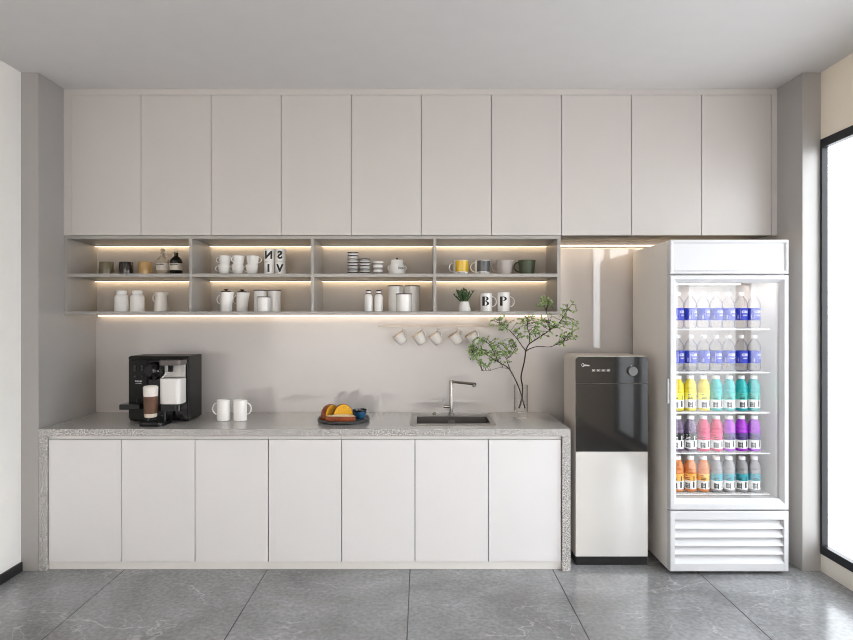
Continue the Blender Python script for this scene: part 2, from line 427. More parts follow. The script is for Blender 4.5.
struct('baseboard_left', bb, M['black_base'])
# side columns
CL, CR = -2.238, 2.225
struct('trim_1', MB().box(LW, CL, FRONT, 0.0, 0.0, CEIL, bev=0.0015), M['column'])
struct('trim_2', MB().box(CR, RW, FRONT, 0.0, 0.0, CEIL, bev=0.0015), M['column'])
# filler round the wall cabinets
UY = -0.373
UX0, UX1, UZ0, UZ1 = -2.193, 2.190, 1.995, 2.873
tr = MB()
tr.box(CL, CR, UY, UY + 0.02, UZ1 + 0.0012, CEIL)
tr.box(CL, UX0 - 0.0, UY, UY + 0.02, UZ0, UZ1 + 0.0012)
tr.box(UX1, CR, UY, UY + 0.02, UZ0, UZ1 + 0.0012)
struct('trim_3', tr, M['cab_white'])

ORD = ['first', 'second', 'third', 'fourth', 'fifth', 'sixth', 'seventh', 'eighth', 'ninth', 'tenth']
# ------------------------------------------------------------------ wall cabinets
n = 10; w = (UX1 - UX0) / n
above = ['above the three glazed tumblers', 'above the clear and black stopper bottles', 'above the stacked white cups', 'above the mirrored letter mugs', 'above the striped cup stacks',
         'above the tall grey canisters', 'above the yellow mug', 'above the dark green mug', 'just left of the glass-door fridge', 'above the drinks fridge, beside the right column']
for k in range(n):
    a, b = UX0 + k * w, UX0 + (k + 1) * w
    lab = 'plain pale grey wall cabinet %s' % above[k]
    if k == 9: lab = 'plain pale grey wall cabinet above the drinks fridge, touching the right-hand column'
    if k == 8: lab = 'plain pale grey wall cabinet above the fridge left edge, next to the last one'
    t = thing('wall_cabinet', ((a + b) / 2, -0.18, UZ0), lab, 'cabinet', 'handleless wall cabinets in one row')
    MB().box(a + 0.0006, b - 0.0006, UY + 0.0215, -0.001, UZ0, UZ1).build('cabinet_body', M['cab_body'], t, 0)
    MB().box(a + 0.0017, b - 0.0017, UY, UY + 0.019, UZ0 + 0.001, UZ1 - 0.001, bev=0.0012).build('door', M['cab_white'], t, 30)

# ------------------------------------------------------------------ open shelf unit
SX0, SX1 = wx(63.8, UY), wx(560.6, UY)
SZ0, SZ1 = 1.4985, 1.994
MIDT, MIDB = 1.7563, 1.7345
TB = 0.021
t = thing('open_shelf_unit', ((SX0 + SX1) / 2, -0.2, SZ0), 'long grey open shelf unit with lit bays under the wall cabinets', 'shelf')
SB = -0.030
fr = MB()
fr.box(SX0, SX1, UY, -0.004, SZ0, SZ0 + 0.0205, bev=0.0012)
fr.box(SX0, SX1, UY, -0.004, SZ1 - TB, SZ1, bev=0.0012)
fr.box(SX0, SX0 + TB, UY, -0.004, SZ0 + 0.0205, SZ1 - TB, bev=0.0012)
fr.box(SX1 - TB, SX1, UY, -0.004, SZ0 + 0.0205, SZ1 - TB, bev=0.0012)
fr.build('frame', M['shelf'], t, 30)
MB().box(SX0 + TB, SX1 - TB, SB, -0.006, SZ0 + 0.0205, SZ1 - TB).build('back_panel', M['shelf_back'], t, 0)
divs = [190.6, 312.2, 434.8]
edges = [SX0 + TB]
for d in divs:
    c = wx(d, UY)
    MB().box(c - 0.0095, c + 0.0095, UY, SB, SZ0 + 0.0205, SZ1 - TB, bev=0.001).build('divider', M['shelf'], t, 30)
    edges += [c - 0.0095, c + 0.0095]
edges.append(SX1 - TB)
for k in range(4):
    a, b = edges[2 * k], edges[2 * k + 1]
    MB().box(a, b, UY + 0.003, SB, MIDB, MIDT, bev=0.001).build('shelf_board', M['shelf'], t, 30)
    for zt in (SZ1 - TB, MIDB):
        MB().box(a + 0.001, b - 0.001, SB - 0.028, SB - 0.003, zt - 0.0080, zt + 0.0005).build('light_channel', M['shelf'], t, 0)
        MB().box(a + 0.002, b - 0.002, SB - 0.027, SB - 0.004, zt - 0.0092, zt - 0.0081).build('light_strip', M['led'], t, 0)
MB().box(SX0 + 0.03, SX1 - 0.01, -0.030, -0.008, SZ0 - 0.0085, SZ0 - 0.0005).build('light_strip', M['led_low'], t, 0, label='long warm light strip under the shelf unit')
t = thing('light_strip_bar', (1.55, -0.03, UZ0 - 0.011), 'warm glowing light strip under the wall cabinets beside the fridge top', 'light strip')
tag(MB().box(SX1 + 0.01, CR - 0.01, -0.086, -0.064, UZ0 - 0.031, UZ0 - 0.027).build('diffuser', M['led_top'], t, 0))
MB().box(SX1 + 0.008, CR - 0.008, -0.0765, -0.0735, UZ0 - 0.027, UZ0 - 0.0005).build('mounting_channel', M['rail'], t, 0)

# ------------------------------------------------------------------ counter
CX1 = wx(570.6, FRONT)
CTZ, CTB = 0.830, 0.787
SKX0, SKX1, SKY0, SKY1 = -0.030, 0.424, -0.462, -0.200           # sink bowl opening
t = thing('countertop', ((CL + CX1) / 2, -0.31, 0), 'speckled grey stone countertop with waterfall side panels to the floor', 'countertop')
ct = MB().holed(CL + 0.001, CX1, FRONT, -0.001, CTB, CTZ, SKX0 - 0.006, SKX1 + 0.006, SKY0 - 0.006, SKY1 + 0.006)
ct.build('worktop', M['granite'], t, 0)
MB().box(CL + 0.001, CL + 0.048, FRONT, -0.001, 0, CTB, bev=0.001).build('side_panel', M['granite'], t, 30)
MB().box(CX1 - 0.048, CX1, FRONT, -0.001, 0, CTB, bev=0.001).build('side_panel', M['granite'], t, 30)
BX0, BX1 = CL + 0.049, CX1 - 0.049
n = 7; w = (BX1 - BX0) / n
DY = -0.606
under = ['against the left waterfall panel', 'below the coffee machine', 'below the pair of white mugs', 'left of the one below the bread tray', 'below the bread tray', 'below the sink faucet', 'below the branch vase']
for k in range(n):
    a, b = BX0 + k * w, BX0 + (k + 1) * w
    lab = 'white handleless base cabinet, %s from the left waterfall panel' % ORD[k] if k not in (0, 6) else ('white handleless base cabinet touching the left waterfall panel' if k == 0 else 'white handleless base cabinet touching the right waterfall panel by the water dispenser')
    t = thing('base_cabinet', ((a + b) / 2, -0.3, 0.047), lab, 'cabinet', 'white base cabinets under the countertop')
    bd = MB()
    bd.box(a + 0.0006, a + 0.016, DY + 0.021, -0.004, 0.047, 0.60); bd.box(b - 0.016, b - 0.0006, DY + 0.021, -0.004, 0.047, 0.60)
    bd.box(a + 0.0006, b - 0.0006, DY + 0.021, -0.004, 0.047, 0.063); bd.box(a + 0.0006, b - 0.0006, -0.02, -0.004, 0.047, 0.60)
    bd.box(a + 0.0006, b - 0.0006, DY + 0.021, DY + 0.030, 0.047, 0.775)
    bd.build('cabinet_body', M['cab_body'], t, 0)
    MB().box(a + 0.0024, b - 0.0024, DY, DY + 0.019, 0.049, 0.7645, bev=0.0012).build('door', M['door_low'], t, 30)
    MB().box(a + 0.0006, b - 0.0006, DY + 0.004, DY + 0.020, 0.7685, 0.7855).build('finger_rail', M['kick'], t, 0)
t = MB().box(BX0, BX1, -0.597, -0.580, 0.0005, 0.0465, bev=0.001).build('toe_kick_board', M['kick'], None, 30, off=(0, -0.59, 0))
t.location = (0, -0.59, 0)
tag(t, 'long white toe-kick board under the row of base cabinets', 'toe kick')

# ------------------------------------------------------------------ sink and faucet
SZ = CTZ + 0.001
t = thing('kitchen_sink', ((SKX0 + SKX1) / 2, -0.3, SZ), 'rectangular stainless steel sink set into the grey countertop', 'sink')
MB().holed(-0.068, 0.450, -0.516, -0.090, SZ, SZ + 0.003, SKX0, SKX1, SKY0, SKY1).build('rim', M['steel_sink'], t, 0)
bw = MB(); d0 = 0.155
x0, x1, y0, y1 = SKX0, SKX1, SKY0, SKY1
zt, zb = SZ + 0.001, SZ - d0
bw.add([(x0, y0, zt), (x1, y0, zt), (x1, y1, zt), (x0, y1, zt), (x0, y0, zb), (x1, y0, zb), (x1, y1, zb), (x0, y1, zb)],
       [(0, 1, 5, 4), (1, 2, 6, 5), (2, 3, 7, 6), (3, 0, 4, 7), (4, 5, 6, 7)])
bw.build('bowl', M['steel_dark'], t, 0)
cxk = (SKX0 + SKX1) / 2
MB().lathe([(0, zb + 0.004), (0.03, zb + 0.004), (0.042, zb + 0.002), (0.045, zb + 0.0005)], 24, T=Matrix.Translation((cxk, -0.33, 0))).build('drain', M['steel'], t)
MB().box(cxk - 0.022, cxk + 0.022, SKY1 - 0.006, SKY1 - 0.0005, zt - 0.042, zt - 0.024, bev=0.003).build('overflow_plate', M['steel_sink'], t)

FX, FY = 0.199, -0.130
z = SZ + 0.0035
t = thing('kitchen_faucet', (FX, FY, z), 'tall right-angled steel faucet standing on the sink rim', 'faucet')
MB().lathe([(0, z), (0.021, z), (0.021, z + 0.006), (0.0125, z + 0.009), (0.0125, 1.060), (0.011, 1.064), (0, 1.064)], 24, T=Matrix.Translation((FX, FY, 0))).build('post', M['steel'], t)
sp = MB(); ex, ey = 0.345, -0.278
sp.tube([(FX - 0.004, FY + 0.004, 1.054), (FX + 0.05, FY - 0.05, 1.054), (ex, ey, 1.054)], 0.0095, 14)
so = sp.build('spout', M['steel'], t)
MB().lathe([(0, 1.036), (0.009, 1.036), (0.010, 1.038), (0.010, 1.0500)], 16, T=Matrix.Translation((ex - 0.008, ey + 0.008, 0))).build('nozzle', M['steel'], so)
lv = MB(); lv.tube([(FX - 0.010, FY, 0.889), (FX - 0.052, FY, 0.889)], 0.011, 16)
lo = lv.build('valve', M['steel'], t)
MB().box(FX - 0.054, FX - 0.048, FY - 0.006, FY + 0.006, 0.889, 0.935, bev=0.0015).build('lever', M['steel'], lo)
t = thing('drain_knob', (0.085, -0.140, z), 'small round steel drain knob on the sink rim beside the faucet', 'knob')
MB().lathe([(0, z), (0.012, z), (0.012, z + 0.003), (0.006, z + 0.004), (0.006, z + 0.007)], 20, T=Matrix.Translation((0.085, -0.14, 0))).build('base', M['steel'], t)
MB().lathe([(0.006, z + 0.007), (0.013, z + 0.007), (0.013, z + 0.015), (0.010, z + 0.018), (0, z + 0.018)], 20, T=Matrix.Translation((0.085, -0.14, 0))).build('knob_cap', M['steel'], t)

# ------------------------------------------------------------------ mugs, cups and jars
def cup_prof(rb, rt, h, th=0.003, foot=0.002, belly=None):
    pr = [(0, 0), (rb * 0.92, 0), (rb, foot)]
    if belly:
        pr += [(rb + (rt - rb) * f, h * g) for f, g in belly]
    pr += [(rt, h - 0.001), (rt - th * 0.5, h), (rt - th, h - 0.001)]
    pr += [(rb - th, foot + 0.006), (0, foot + 0.005)]
    return pr
def handle_mb(r0, r1, z0, z1, out, ang, th=0.0045, flat=1.6, square=False):
    pts = []
    n_ = 12
    for k in range(n_ + 1):
        a = PI / 2 - PI * k / n_
        cx = math.cos(a)
        if square: cx = min(1, abs(cx) * 1.35)
        f = k / n_
        rr = r1 + (r0 - r1) * f
        pts.append((rr - 0.003 + out * cx, 0, (z0 + z1) / 2 + (z1 - z0) / 2 * math.sin(a)))
    m = MB(); m.tube(pts, th, 8, 0, flat, Matrix.Rotation(ang, 4, 'Z')); return m
def make_mug(name, label, cat, group, rb, rt, h, mat, ang=PI, out=0.028, hz=(0.2, 0.85), hmat=None, th=0.0042, flat=1.5, belly=None, body='cup_body'):
    t = thing(name, Z0, label, cat, group)
    MB().lathe(cup_prof(rb, rt, h, belly=belly), 40).build(body, mat, t, 40)
    r = lambda f: rb + (rt - rb) * f
    handle_mb(r(hz[0]), r(hz[1]), h * hz[0], h * hz[1], out, ang, th, flat).build('handle', hmat or mat, t, 60)
    return t

YS = -0.20                                # where things stand on the shelves
def top(o, px, y=YS): o.location = (wx(px, y), y, MIDT + 0.0006); return o
LOWZ = SZ0 + 0.0211
def low(o, px, y=YS): o.location = (wx(px, y), y, LOWZ); return o
K = (YS - CAM_Y) / F                      # metres per pixel at that depth

# tumblers
for px, m, lab in ((106.4, 'olive', 'short olive green glazed tumbler on the upper shelf'), (126.2, 'brown_dark', 'short dark brown glazed tumbler between the olive and tan ones'), (145.3, 'tan', 'short tan glazed tumbler beside the clear-stopper bottles')):
    t = thing('tumbler', Z0, lab, 'cup', 'glazed tumblers on the upper shelf')
    MB().lathe([(0, 0), (0.038, 0), (0.0425, 0.004), (0.0435, 0.02), (0.043, 0.084), (0.0415, 0.0865), (0.0395, 0.085), (0.039, 0.01), (0, 0.008)], 40).build('cup_body', M[m], t, 40)
    MB().lathe([(0.0385, 0.0105), (0, 0.0105)], 32).build('inside_base', M[m], t, 40)
    top(t, px)
# stopper bottles
for px, m, lab in ((162.6, 'beige_glass', 'beige glass stopper bottle with a pale paper label'), (176.2, 'black_glass', 'black glass stopper bottle with a pale paper label')):
    t = thing('stopper_bottle', Z0, lab, 'bottle', 'stopper bottles on the upper shelf')
    r = 0.0395
    MB().lathe([(0, 0), (r - 0.003, 0), (r, 0.004), (r, 0.09), (r - 0.004, 0.105), (0.022, 0.120), (0.013, 0.126), (0.012, 0.142), (0.0145, 0.144), (0.0145, 0.149), (0, 0.149)], 36).build('bottle_body', M[m], t, 40)
    lb = MB().lathe([(r + 0.0006, 0.032), (r + 0.0006, 0.078)], 36).build('paper_label', M['label_cream'], t)
    tx = MB(); tx.bm(wrap(text_bm('MURCHISON', 0.0100, bold=0.0006), r + 0.0012, 0.069, -PI / 2 - 0.1)); tx.bm(wrap(text_bm('hume', 0.006), r + 0.0012, 0.060, -PI / 2 - 0.3))
    tx.build('label_print', M['black_letter'], lb, 0)
    MB().lathe([(0, 0.1495), (0.010, 0.1495), (0.009, 0.156), (0.013, 0.160), (0.014, 0.168), (0.010, 0.175), (0, 0.176)], 20).build('stopper', M['clear'] if m == 'black_glass' else M['beige_glass'], t)
    top(t, px)
# storage jars and pitcher
for px, lab in ((121.6, 'white ceramic storage jar, farther from the pitcher'), (137.4, 'white ceramic storage jar standing next to the pitcher')):
    t = thing('storage_jar', Z0, lab, 'jar', 'white storage jars on the lower shelf')
    MB().lathe([(0, 0), (0.047, 0), (0.047, 0.005), (0.0445, 0.009), (0.0445, 0.092), (0.041, 0.104), (0.033, 0.110), (0.031, 0.114)], 40).build('jar_body', M['ceramic'], t, 40)
    MB().lathe([(0.031, 0.114), (0.033, 0.118), (0.033, 0.126), (0.0335, 0.128), (0.033, 0.1365), (0.030, 0.139), (0, 0.139)], 40).build('lid', M['ceramic'], t, 40)
    low(t, px)
t = thing('pitcher', Z0, 'white ceramic pitcher with a side handle on the lower shelf', 'pitcher')
pm = MB(); pm.lathe([(0, 0), (0.043, 0), (0.0455, 0.003), (0.044, 0.02), (0.034, 0.10), (0.034, 0.124), (0.032, 0.126), (0.031, 0.124), (0.031, 0.10), (0.04, 0.012), (0, 0.008)], 40)
pm.v = [((x * (1 + 0.5 * max(0, (z - 0.09) / 0.036) * max(0, math.cos(math.atan2(y, x))) ** 6), y, z)) for x, y, z in pm.v]
pm.build('pitcher_body', M['ceramic_warm'], t, 50)
handle_mb(0.038, 0.034, 0.062, 0.118, 0.020, PI, 0.0045, 1.4).build('handle', M['ceramic_warm'], t, 60)
low(t, 161)

# stacked white cups: three stacks of two
cup0 = None
for j, (px, aL, aU, nm) in enumerate(((224.0, PI, PI, 'stack farthest from the letter mugs'), (237.6, PI, R(235), 'middle stack'), (252.0, PI, 0.0, 'stack beside the letter mugs'))):
    for q in range(2):
        lab = 'white tapered cup, %s of the %s' % (('lower one', 'upper one')[q], nm)
        if cup0 is None:
            cup0 = make_mug('stacked_cup', lab, 'cup', 'stacked white cups on the upper shelf', 0.0260, 0.0405, 0.0695, M['ceramic'], PI, 0.024, (0.34, 0.88), th=0.0032, flat=1.3, belly=[(0.36, 0.167), (0.58, 0.31), (0.78, 0.55)])
            c = cup0
        else: c = copy_tree(cup0, label=lab)
        c.location = (wx(px + (0.8 if q else 0), YS), YS, MIDT + 0.0006 + q * 0.0575)
        a = (aL, aU)[q]
        c.rotation_euler = (0, 0, a - PI)
# letter mugs (letters read mirrored in the place)
for px, q, ch, lab in ((269.2, 0, 'I', 'white mug printed with a black I, lower of its stack'), (269.2, 1, 'N', 'white mug printed with a mirrored black N, top of its stack'),
                       (280.4, 0, 'V', 'white mug printed with a black V, lower of its stack'), (280.4, 1, 'S', 'white mug printed with a mirrored black S, top of its stack')):
    t = thing('letter_mug', Z0, lab, 'mug', 'stacked letter mugs on the upper shelf')
    rr, hh = 0.0345, 0.0855
    MB().lathe(cup_prof(rr, rr, hh), 40).build('cup_body', M['ceramic'], t, 40)
    handle_mb(rr, rr, 0.016, 0.062, 0.022, R(75), 0.004, 1.5).build('handle', M['ceramic'], t, 60)
    MB().bm(wrap(text_bm(ch, 0.068, bold=0.0030, mirror=True), rr + 0.0006, hh / 2, -PI / 2 + 0.12)).build('letter', M['black_letter'], t, 0)
    t.location = (wx(px, YS), YS, MIDT + 0.0006 + q * 0.0860)
# coffee pots
for px, y, aH, lab in ((226.1, YS - 0.02, PI, 'tall white coffee pot with dark lid knob, farther from the canisters'), (242.2, YS + 0.03, PI, 'tall white coffee pot with pouring lip towards the canisters')):
    t = thing('coffee_pot', Z0, lab, 'coffee pot', 'white coffee pots on the lower shelf')
    h = 0.1265
    pm = MB(); pm.lathe([(0, 0), (0.037, 0), (0.0395, 0.003), (0.038, 0.06), (0.0365, h), (0.034, h), (0.034, 0.01), (0, 0.008)], 40)
    pm.v = [((x * (1 + 0.38 * max(0, (z - 0.088) / 0.033) * max(0, math.cos(math.atan2(y_, x))) ** 8), y_, z)) for x, y_, z in pm.v]
    pm.build('pot_body', M['ceramic'], t, 50)
    handle_mb(0.038, 0.036, 0.05, 0.108, 0.026, aH, 0.0036, 1.4).build('handle', M['ceramic'], t, 60)
    ld = MB().lathe([(0, h + 0.001), (0.0335, h + 0.001), (0.0335, h + 0.004), (0.026, h + 0.008), (0, h + 0.009)], 32).build('lid', M['dark_lid'], t)
    MB().lathe([(0, h + 0.009), (0.008, h + 0.009), (0.009, h + 0.012), (0.014, h + 0.016), (0.014, h + 0.020), (0, h + 0.021)], 24).build('knob', M['dark_lid'], ld)
    low(t, px, y)
# canisters
def canister(px, y, r, h, lab, group):
    t = thing('canister', Z0, lab, 'canister', group)
    MB().lathe([(0, 0), (r - 0.002, 0), (r, 0.002), (r, h), (r - 0.003, h), (0, h)], 40).build('canister_body', M['ceramic'], t, 40)
    MB().lathe([(0, h + 0.0002), (r + 0.0008, h + 0.0002), (r + 0.0012, h + 0.004), (r, h + 0.006), (0, h + 0.006)], 40).build('lid', M['dark_lid'], t, 40)
    low(t, px, y)
g1, g2 = 'dark-lidded canisters beside the coffee pots', 'dark-lidded canisters beside the narrow-neck bottles'
YB, YF = -0.16, -0.262
canister(260.4, YB, 0.0425, 0.137, 'tall white dark-lidded canister standing next to the coffee pots', g1)
canister(274.4, YB, 0.0425, 0.137, 'tall white dark-lidded canister at the end of its shelf bay', g1)
canister(264.0, YF, 0.0415, 0.090, 'short white dark-lidded canister in front of the tall white pair', g1)
canister(395.6, YB, 0.0505, 0.166, 'tallest grey-white canister next to the narrow-neck bottles', g2)
canister(412.2, YB, 0.0505, 0.166, 'tallest grey-white canister farthest from the narrow-neck bottles', g2)
canister(404.0, YF - 0.005, 0.0500, 0.109, 'wide short white canister in front of the tallest pair', g2)
# striped cups
def striped(px, lab, z0=0.0, group='striped cups on the upper shelf', h=0.036, r=0.0365, nest=None, big=False):
    t = thing('striped_cup', Z0, lab, 'cup', group)
    if big:
        pr = [(0, 0), (0.027, 0), (0.030, 0.004), (0.0325, 0.022), (0.0335, 0.036), (0.0345, 0.050), (0.0350, 0.068), (0.0380, 0.080), (0.0385, 0.089), (0.036, 0.090), (0.033, 0.075), (0.028, 0.012), (0, 0.010)]
        MB().lathe(pr, 40, mis=[1, 1, 1, 0, 1, 0, 1, 0, 1, 0, 0, 0]).build('cup_body', [M['ceramic'], M['stripe_grey']], t, 40)
    else:
        pr = [(0, 0), (r - 0.006, 0), (r - 0.005, 0.003), (r - 0.0038, h * 0.35), (r - 0.0025, h * 0.5), (r - 0.001, h * 0.60), (r, h - 0.007), (r, h - 0.001), (r - 0.001, h), (r - 0.003, h - 0.001), (r - 0.0085, 0.006), (0, 0.005)]
        MB().lathe(pr, 40, mis=[0, 0, 0, 0, 0, 0, 1, 1, 1, 0, 0]).build('cup_body', [M['ceramic'], M['stripe_dark']], t, 40)
        MB().lathe([(r - 0.0032, h * 0.36), (r - 0.0018, h * 0.50)], 40).build('grey_band', M['stripe_grey'], t, 40)
    y = YS + 0.005
    t.location = (wx(px, y), y, MIDT + 0.0006 + z0)
    return t
lv = ['bottom', 'second', 'third', 'fourth', 'fifth', 'sixth', 'seventh']
pitch = 0.0236
p0 = None
def stack(px, n_, nm):
    global p0
    for q in range(n_):
        where = 'bottom' if q == 0 else ('topmost' if q == n_ - 1 else lv[q] + ' from bottom')
        lab = 'dark-rimmed striped cup, %s of the %s' % (where, nm)
        if p0 is None: p0 = striped(px, lab, 0.0, h=0.0213); o = p0
        else: o = copy_tree(p0, label=lab)
        y = YS + 0.005
        o.location = (wx(px, y), y, MIDT + 0.0006 + q * 0.0217)
stack(353.0, 7, 'taller stack of seven')
stack(364.8, 5, 'shorter stack of five')
striped(378.0, 'single grey-banded striped cup beside the lidded sugar pot', big=True)
# sugar pot
t = thing('sugar_pot', Z0, 'squat white lidded sugar pot with tiny black knob', 'pot')
MB().lathe([(0, 0), (0.054, 0), (0.057, 0.004), (0.057, 0.028), (0.052, 0.052), (0.043, 0.078), (0.041, 0.080)], 40).build('pot_body', M['ceramic'], t, 50)
ld = MB().lathe([(0.0405, 0.0805), (0.0425, 0.082), (0.0425, 0.096), (0.039, 0.100), (0, 0.102)], 40).build('lid', M['ceramic'], t, 40)
MB().lathe([(0, 0.102), (0.005, 0.102), (0.006, 0.112), (0.004, 0.116), (0, 0.116)], 16).build('knob', M['black_letter'], ld)
MB().bm(wrap(text_bm('Sugar', 0.020, bold=0.0004), 0.0565, 0.045, -PI / 2 + 0.55, taper=-0.36)).build('lettering', M['print_grey'], t, 0)
for sgn in (1, -1):
    handle_mb(0.055, 0.050, 0.036, 0.062, 0.010, 0 if sgn > 0 else PI, 0.004, 1.3).build('ear_handle', M['ceramic'], t, 60)
top(t, 397.0)
# narrow bottles
for px, lab in ((368.5, 'slim white ceramic bottle, farther from the canisters'), (378.6, 'slim white ceramic bottle next to the tallest canisters')):
    t = thing('ceramic_bottle', Z0, lab, 'bottle', 'slim white bottles on the lower shelf')
    r = 0.0275
    MB().lathe([(0, 0), (r - 0.003, 0), (r, 0.003), (r, 0.093), (r - 0.004, 0.105), (0.016, 0.112), (0.0145, 0.114)], 36).build('bottle_body', M['ceramic'], t, 40)
    MB().lathe([(0.0145, 0.114), (0.0155, 0.114), (0.0155, 0.1185), (0.0145, 0.1185)], 30).build('neck_ring', M['black_letter'], t, 40)
    cp = MB().lathe([(0.0140, 0.1185), (0.016, 0.1195), (0.0155, 0.132), (0.0165, 0.133), (0.0165, 0.1375), (0.014, 0.139), (0, 0.139)], 30, mis=[0, 0, 1, 1, 1, 1]).build('cap', [M['ceramic'], M['black_letter']], t, 40)
    low(t, px, YS - 0.03)
# four coloured mugs
for px, m, lab in ((460.8, 'yellow', 'yellow mug with a white base band and handle'), (482.2, 'charcoal', 'charcoal mug with a white base band and handle')):
    t = thing('colour_block_mug', Z0, lab, 'mug', 'coloured mugs on the upper shelf')
    r, h = 0.0500, 0.0975
    MB().lathe(cup_prof(r - 0.001, r, h), 48).build('cup_body', M['ceramic'], t, 40)
    wr = MB(); vs = []; fs = []
    a0, a1, nseg = R(-172 + 35), R(95), 40
    for i in range(nseg + 1):
        a = a0 + (a1 - a0) * i / nseg
        for zz in (0.022, h - 0.004): vs.append(((r + 0.0007) * math.cos(a), (r + 0.0007) * math.sin(a), zz))
    fs = [(2 * i, 2 * i + 2, 2 * i + 3, 2 * i + 1) for i in range(nseg)]
    wr.add(vs, fs); wr.build('colour_sleeve', M[m], t, 60, label='%s glazed sleeve' % ('yellow' if m == 'yellow' else 'charcoal'))
    MB().bm(wrap(text_bm('PANTONE', 0.0105, bold=0.0003), r + 0.0008, 0.0125, -PI / 2)).build('lettering', M['black_letter'], t, 0)
    handle_mb(r, r, 0.022, 0.082, 0.030, PI, 0.0045, 1.5).build('handle', M['ceramic'], t, 60)
    top(t, px)
for px, m, nm, lab in ((504.2, 'greige', 'tapered_mug', 'light grey flared mug between the charcoal and green mugs'), (526.8, 'green_dark', 'tapered_mug', 'dark green flared mug at the end of the upper shelf')):
    t = make_mug(nm, lab, 'mug', 'coloured mugs on the upper shelf', 0.046, 0.0575, 0.098, M[m], PI, 0.034, (0.22, 0.88), th=0.0048, flat=1.5)
    top(t, px)
# succulent in white pot
t = thing('succulent_pot', Z0, 'small spiky green succulent in a white tapered pot', 'plant')
MB().lathe([(0, 0), (0.038, 0), (0.043, 0.006), (0.0425, 0.016), (0.030, 0.062), (0.029, 0.066), (0.026, 0.066), (0.026, 0.055), (0, 0.055)], 40).build('pot', M['ceramic'], t, 50)
sc = MB()
rnd = random.Random(3)
for k in range(22):
    a = rnd.uniform(0, 2 * PI); tilt = rnd.uniform(0.1, 0.85) * (0.4 if k < 6 else 1); L_ = rnd.uniform(0.065, 0.118)
    d = Vector((math.cos(a) * math.sin(tilt), math.sin(a) * math.sin(tilt), math.cos(tilt)))
    bpt = Vector((math.cos(a) * 0.012, math.sin(a) * 0.012, 0.055))
    pts = [bpt + d * L_ * f + Vector((0, 0, -0.006 * f * f)) for f in (0, 0.3, 0.6, 0.85, 1.0)]
    sc.tube(pts, [0.003, 0.0046, 0.0042, 0.0030, 0.0008], 6)
    for f in (0.45, 0.62, 0.8):
        p = bpt + d * L_ * f
        s_ = Vector((rnd.uniform(-1, 1), rnd.uniform(-1, 1), rnd.uniform(0, 1))).normalized()
        sc.tube([p, p + s_ * 0.010, p + s_ * 0.016], [0.003, 0.0035, 0.0006], 5)
sc.build('foliage', M['succulent'], t, 60)
low(t, 464.2)
# monogram mugs B and P, stencil letters
def poly_bm(polys):
    bm = bmesh.new()
    for p in polys:
        bm.faces.new([bm.verts.new((x, y, 0)) for x, y in p])
    return bm
def bowl(cx, cy, ro, ry, ri, riy, n_=14):
    out = [(cx + ro * math.cos(PI / 2 - PI * k / n_), cy + ry * math.sin(PI / 2 - PI * k / n_)) for k in range(n_ + 1)]
    inn = [(cx + ri * math.cos(PI / 2 - PI * k / n_), cy + riy * math.sin(PI / 2 - PI * k / n_)) for k in range(n_ + 1)]
    return [[out[k], out[k + 1], inn[k + 1], inn[k]] for k in range(n_)]
H = 0.060
stem = [[(-0.026, -H / 2), (-0.008, -H / 2), (-0.008, H / 2), (-0.026, H / 2)]]
PB = stem + bowl(-0.004, 0.0155, 0.024, 0.0145, 0.009, 0.0105) + [[(-0.006, 0.026), (-0.0045, 0.026), (-0.0045, 0.030), (-0.006, 0.030)]]
BB = stem + bowl(-0.004, 0.0160, 0.021, 0.0140, 0.007, 0.0105) + bowl(-0.004, -0.0150, 0.0245, 0.0150, 0.009, 0.0112)
for px, pl, r, h, lab in ((486.0, BB, 0.0395, 0.119, 'white monogram mug printed with a bold black B'), (503.6, PB, 0.0415, 0.1255, 'white monogram mug printed with a bold black P')):
    t = thing('monogram_mug', Z0, lab, 'mug', 'monogram mugs on the lower shelf')
    MB().lathe(cup_prof(r - 0.001, r, h), 48).build('cup_body', M['ceramic'], t, 40)
    handle_mb(r, r, 0.032, 0.098, 0.032, 0.0, 0.0042, 1.5).build('handle', M['ceramic'], t, 60)
    MB().bm(wrap(poly_bm(pl), r + 0.0008, 0.068, -PI / 2 - 0.10)).build('letter', M['black_letter'], t, 0)
    low(t, px)
# pair of mugs on the counter
ym = -0.335
ZC = CTZ + 0.0007
t = make_mug('white_mug', 'white mug on the countertop with its handle towards the coffee machine', 'mug', 'white mugs on the countertop', 0.0415, 0.0425, 0.131, M['ceramic'], PI, 0.030, (0.30, 0.84), th=0.0045)
t.location = (wx(223.5, ym), ym, ZC)
c = copy_tree(t, (wx(240.3, ym), ym, ZC), PI, 'white mug on the countertop with its handle away from the coffee machine')

# ------------------------------------------------------------------ hanging rail and mugs
RY, RZ = -0.060, 1.4237
X0r, X1r = wx(378, RY), wx(501, RY)
t = thing('mug_rail', ((X0r + X1r) / 2, RY, RZ), 'slim metal rail with hooks on the wall under the shelf unit', 'rail')
MB().box(X0r, X1r, RY - 0.004, RY + 0.004, RZ - 0.007, RZ + 0.007, bev=0.001).build('bar', M['rail'], t, 30)
for xx in (X0r + 0.05, (X0r + X1r) / 2, X1r - 0.05):
    MB().box(xx - 0.008, xx + 0.008, RY + 0.003, -0.0005, RZ - 0.006, RZ + 0.006).build('bracket', M['rail'], t, 0)
hx = [wx(p, RY) for p in (402.0, 421.6, 437.8, 457.8, 475.0)]
for x in hx:
    hk = MB()
    ys_, JR = RY - 0.0062, 0.0078
    pts = [(x, RY - 0.0045, RZ + 0.004), (x, ys_, RZ - 0.006), (x, ys_, RZ - 0.022)]
    for k in range(9):
        a = PI * k / 8
        pts.append((x, ys_ - JR + JR * math.cos(a), RZ - 0.024 - JR * math.sin(a)))
    hk.tube(pts, 0.0015, 6); hk.build('hook', M['rail'], t, 60)
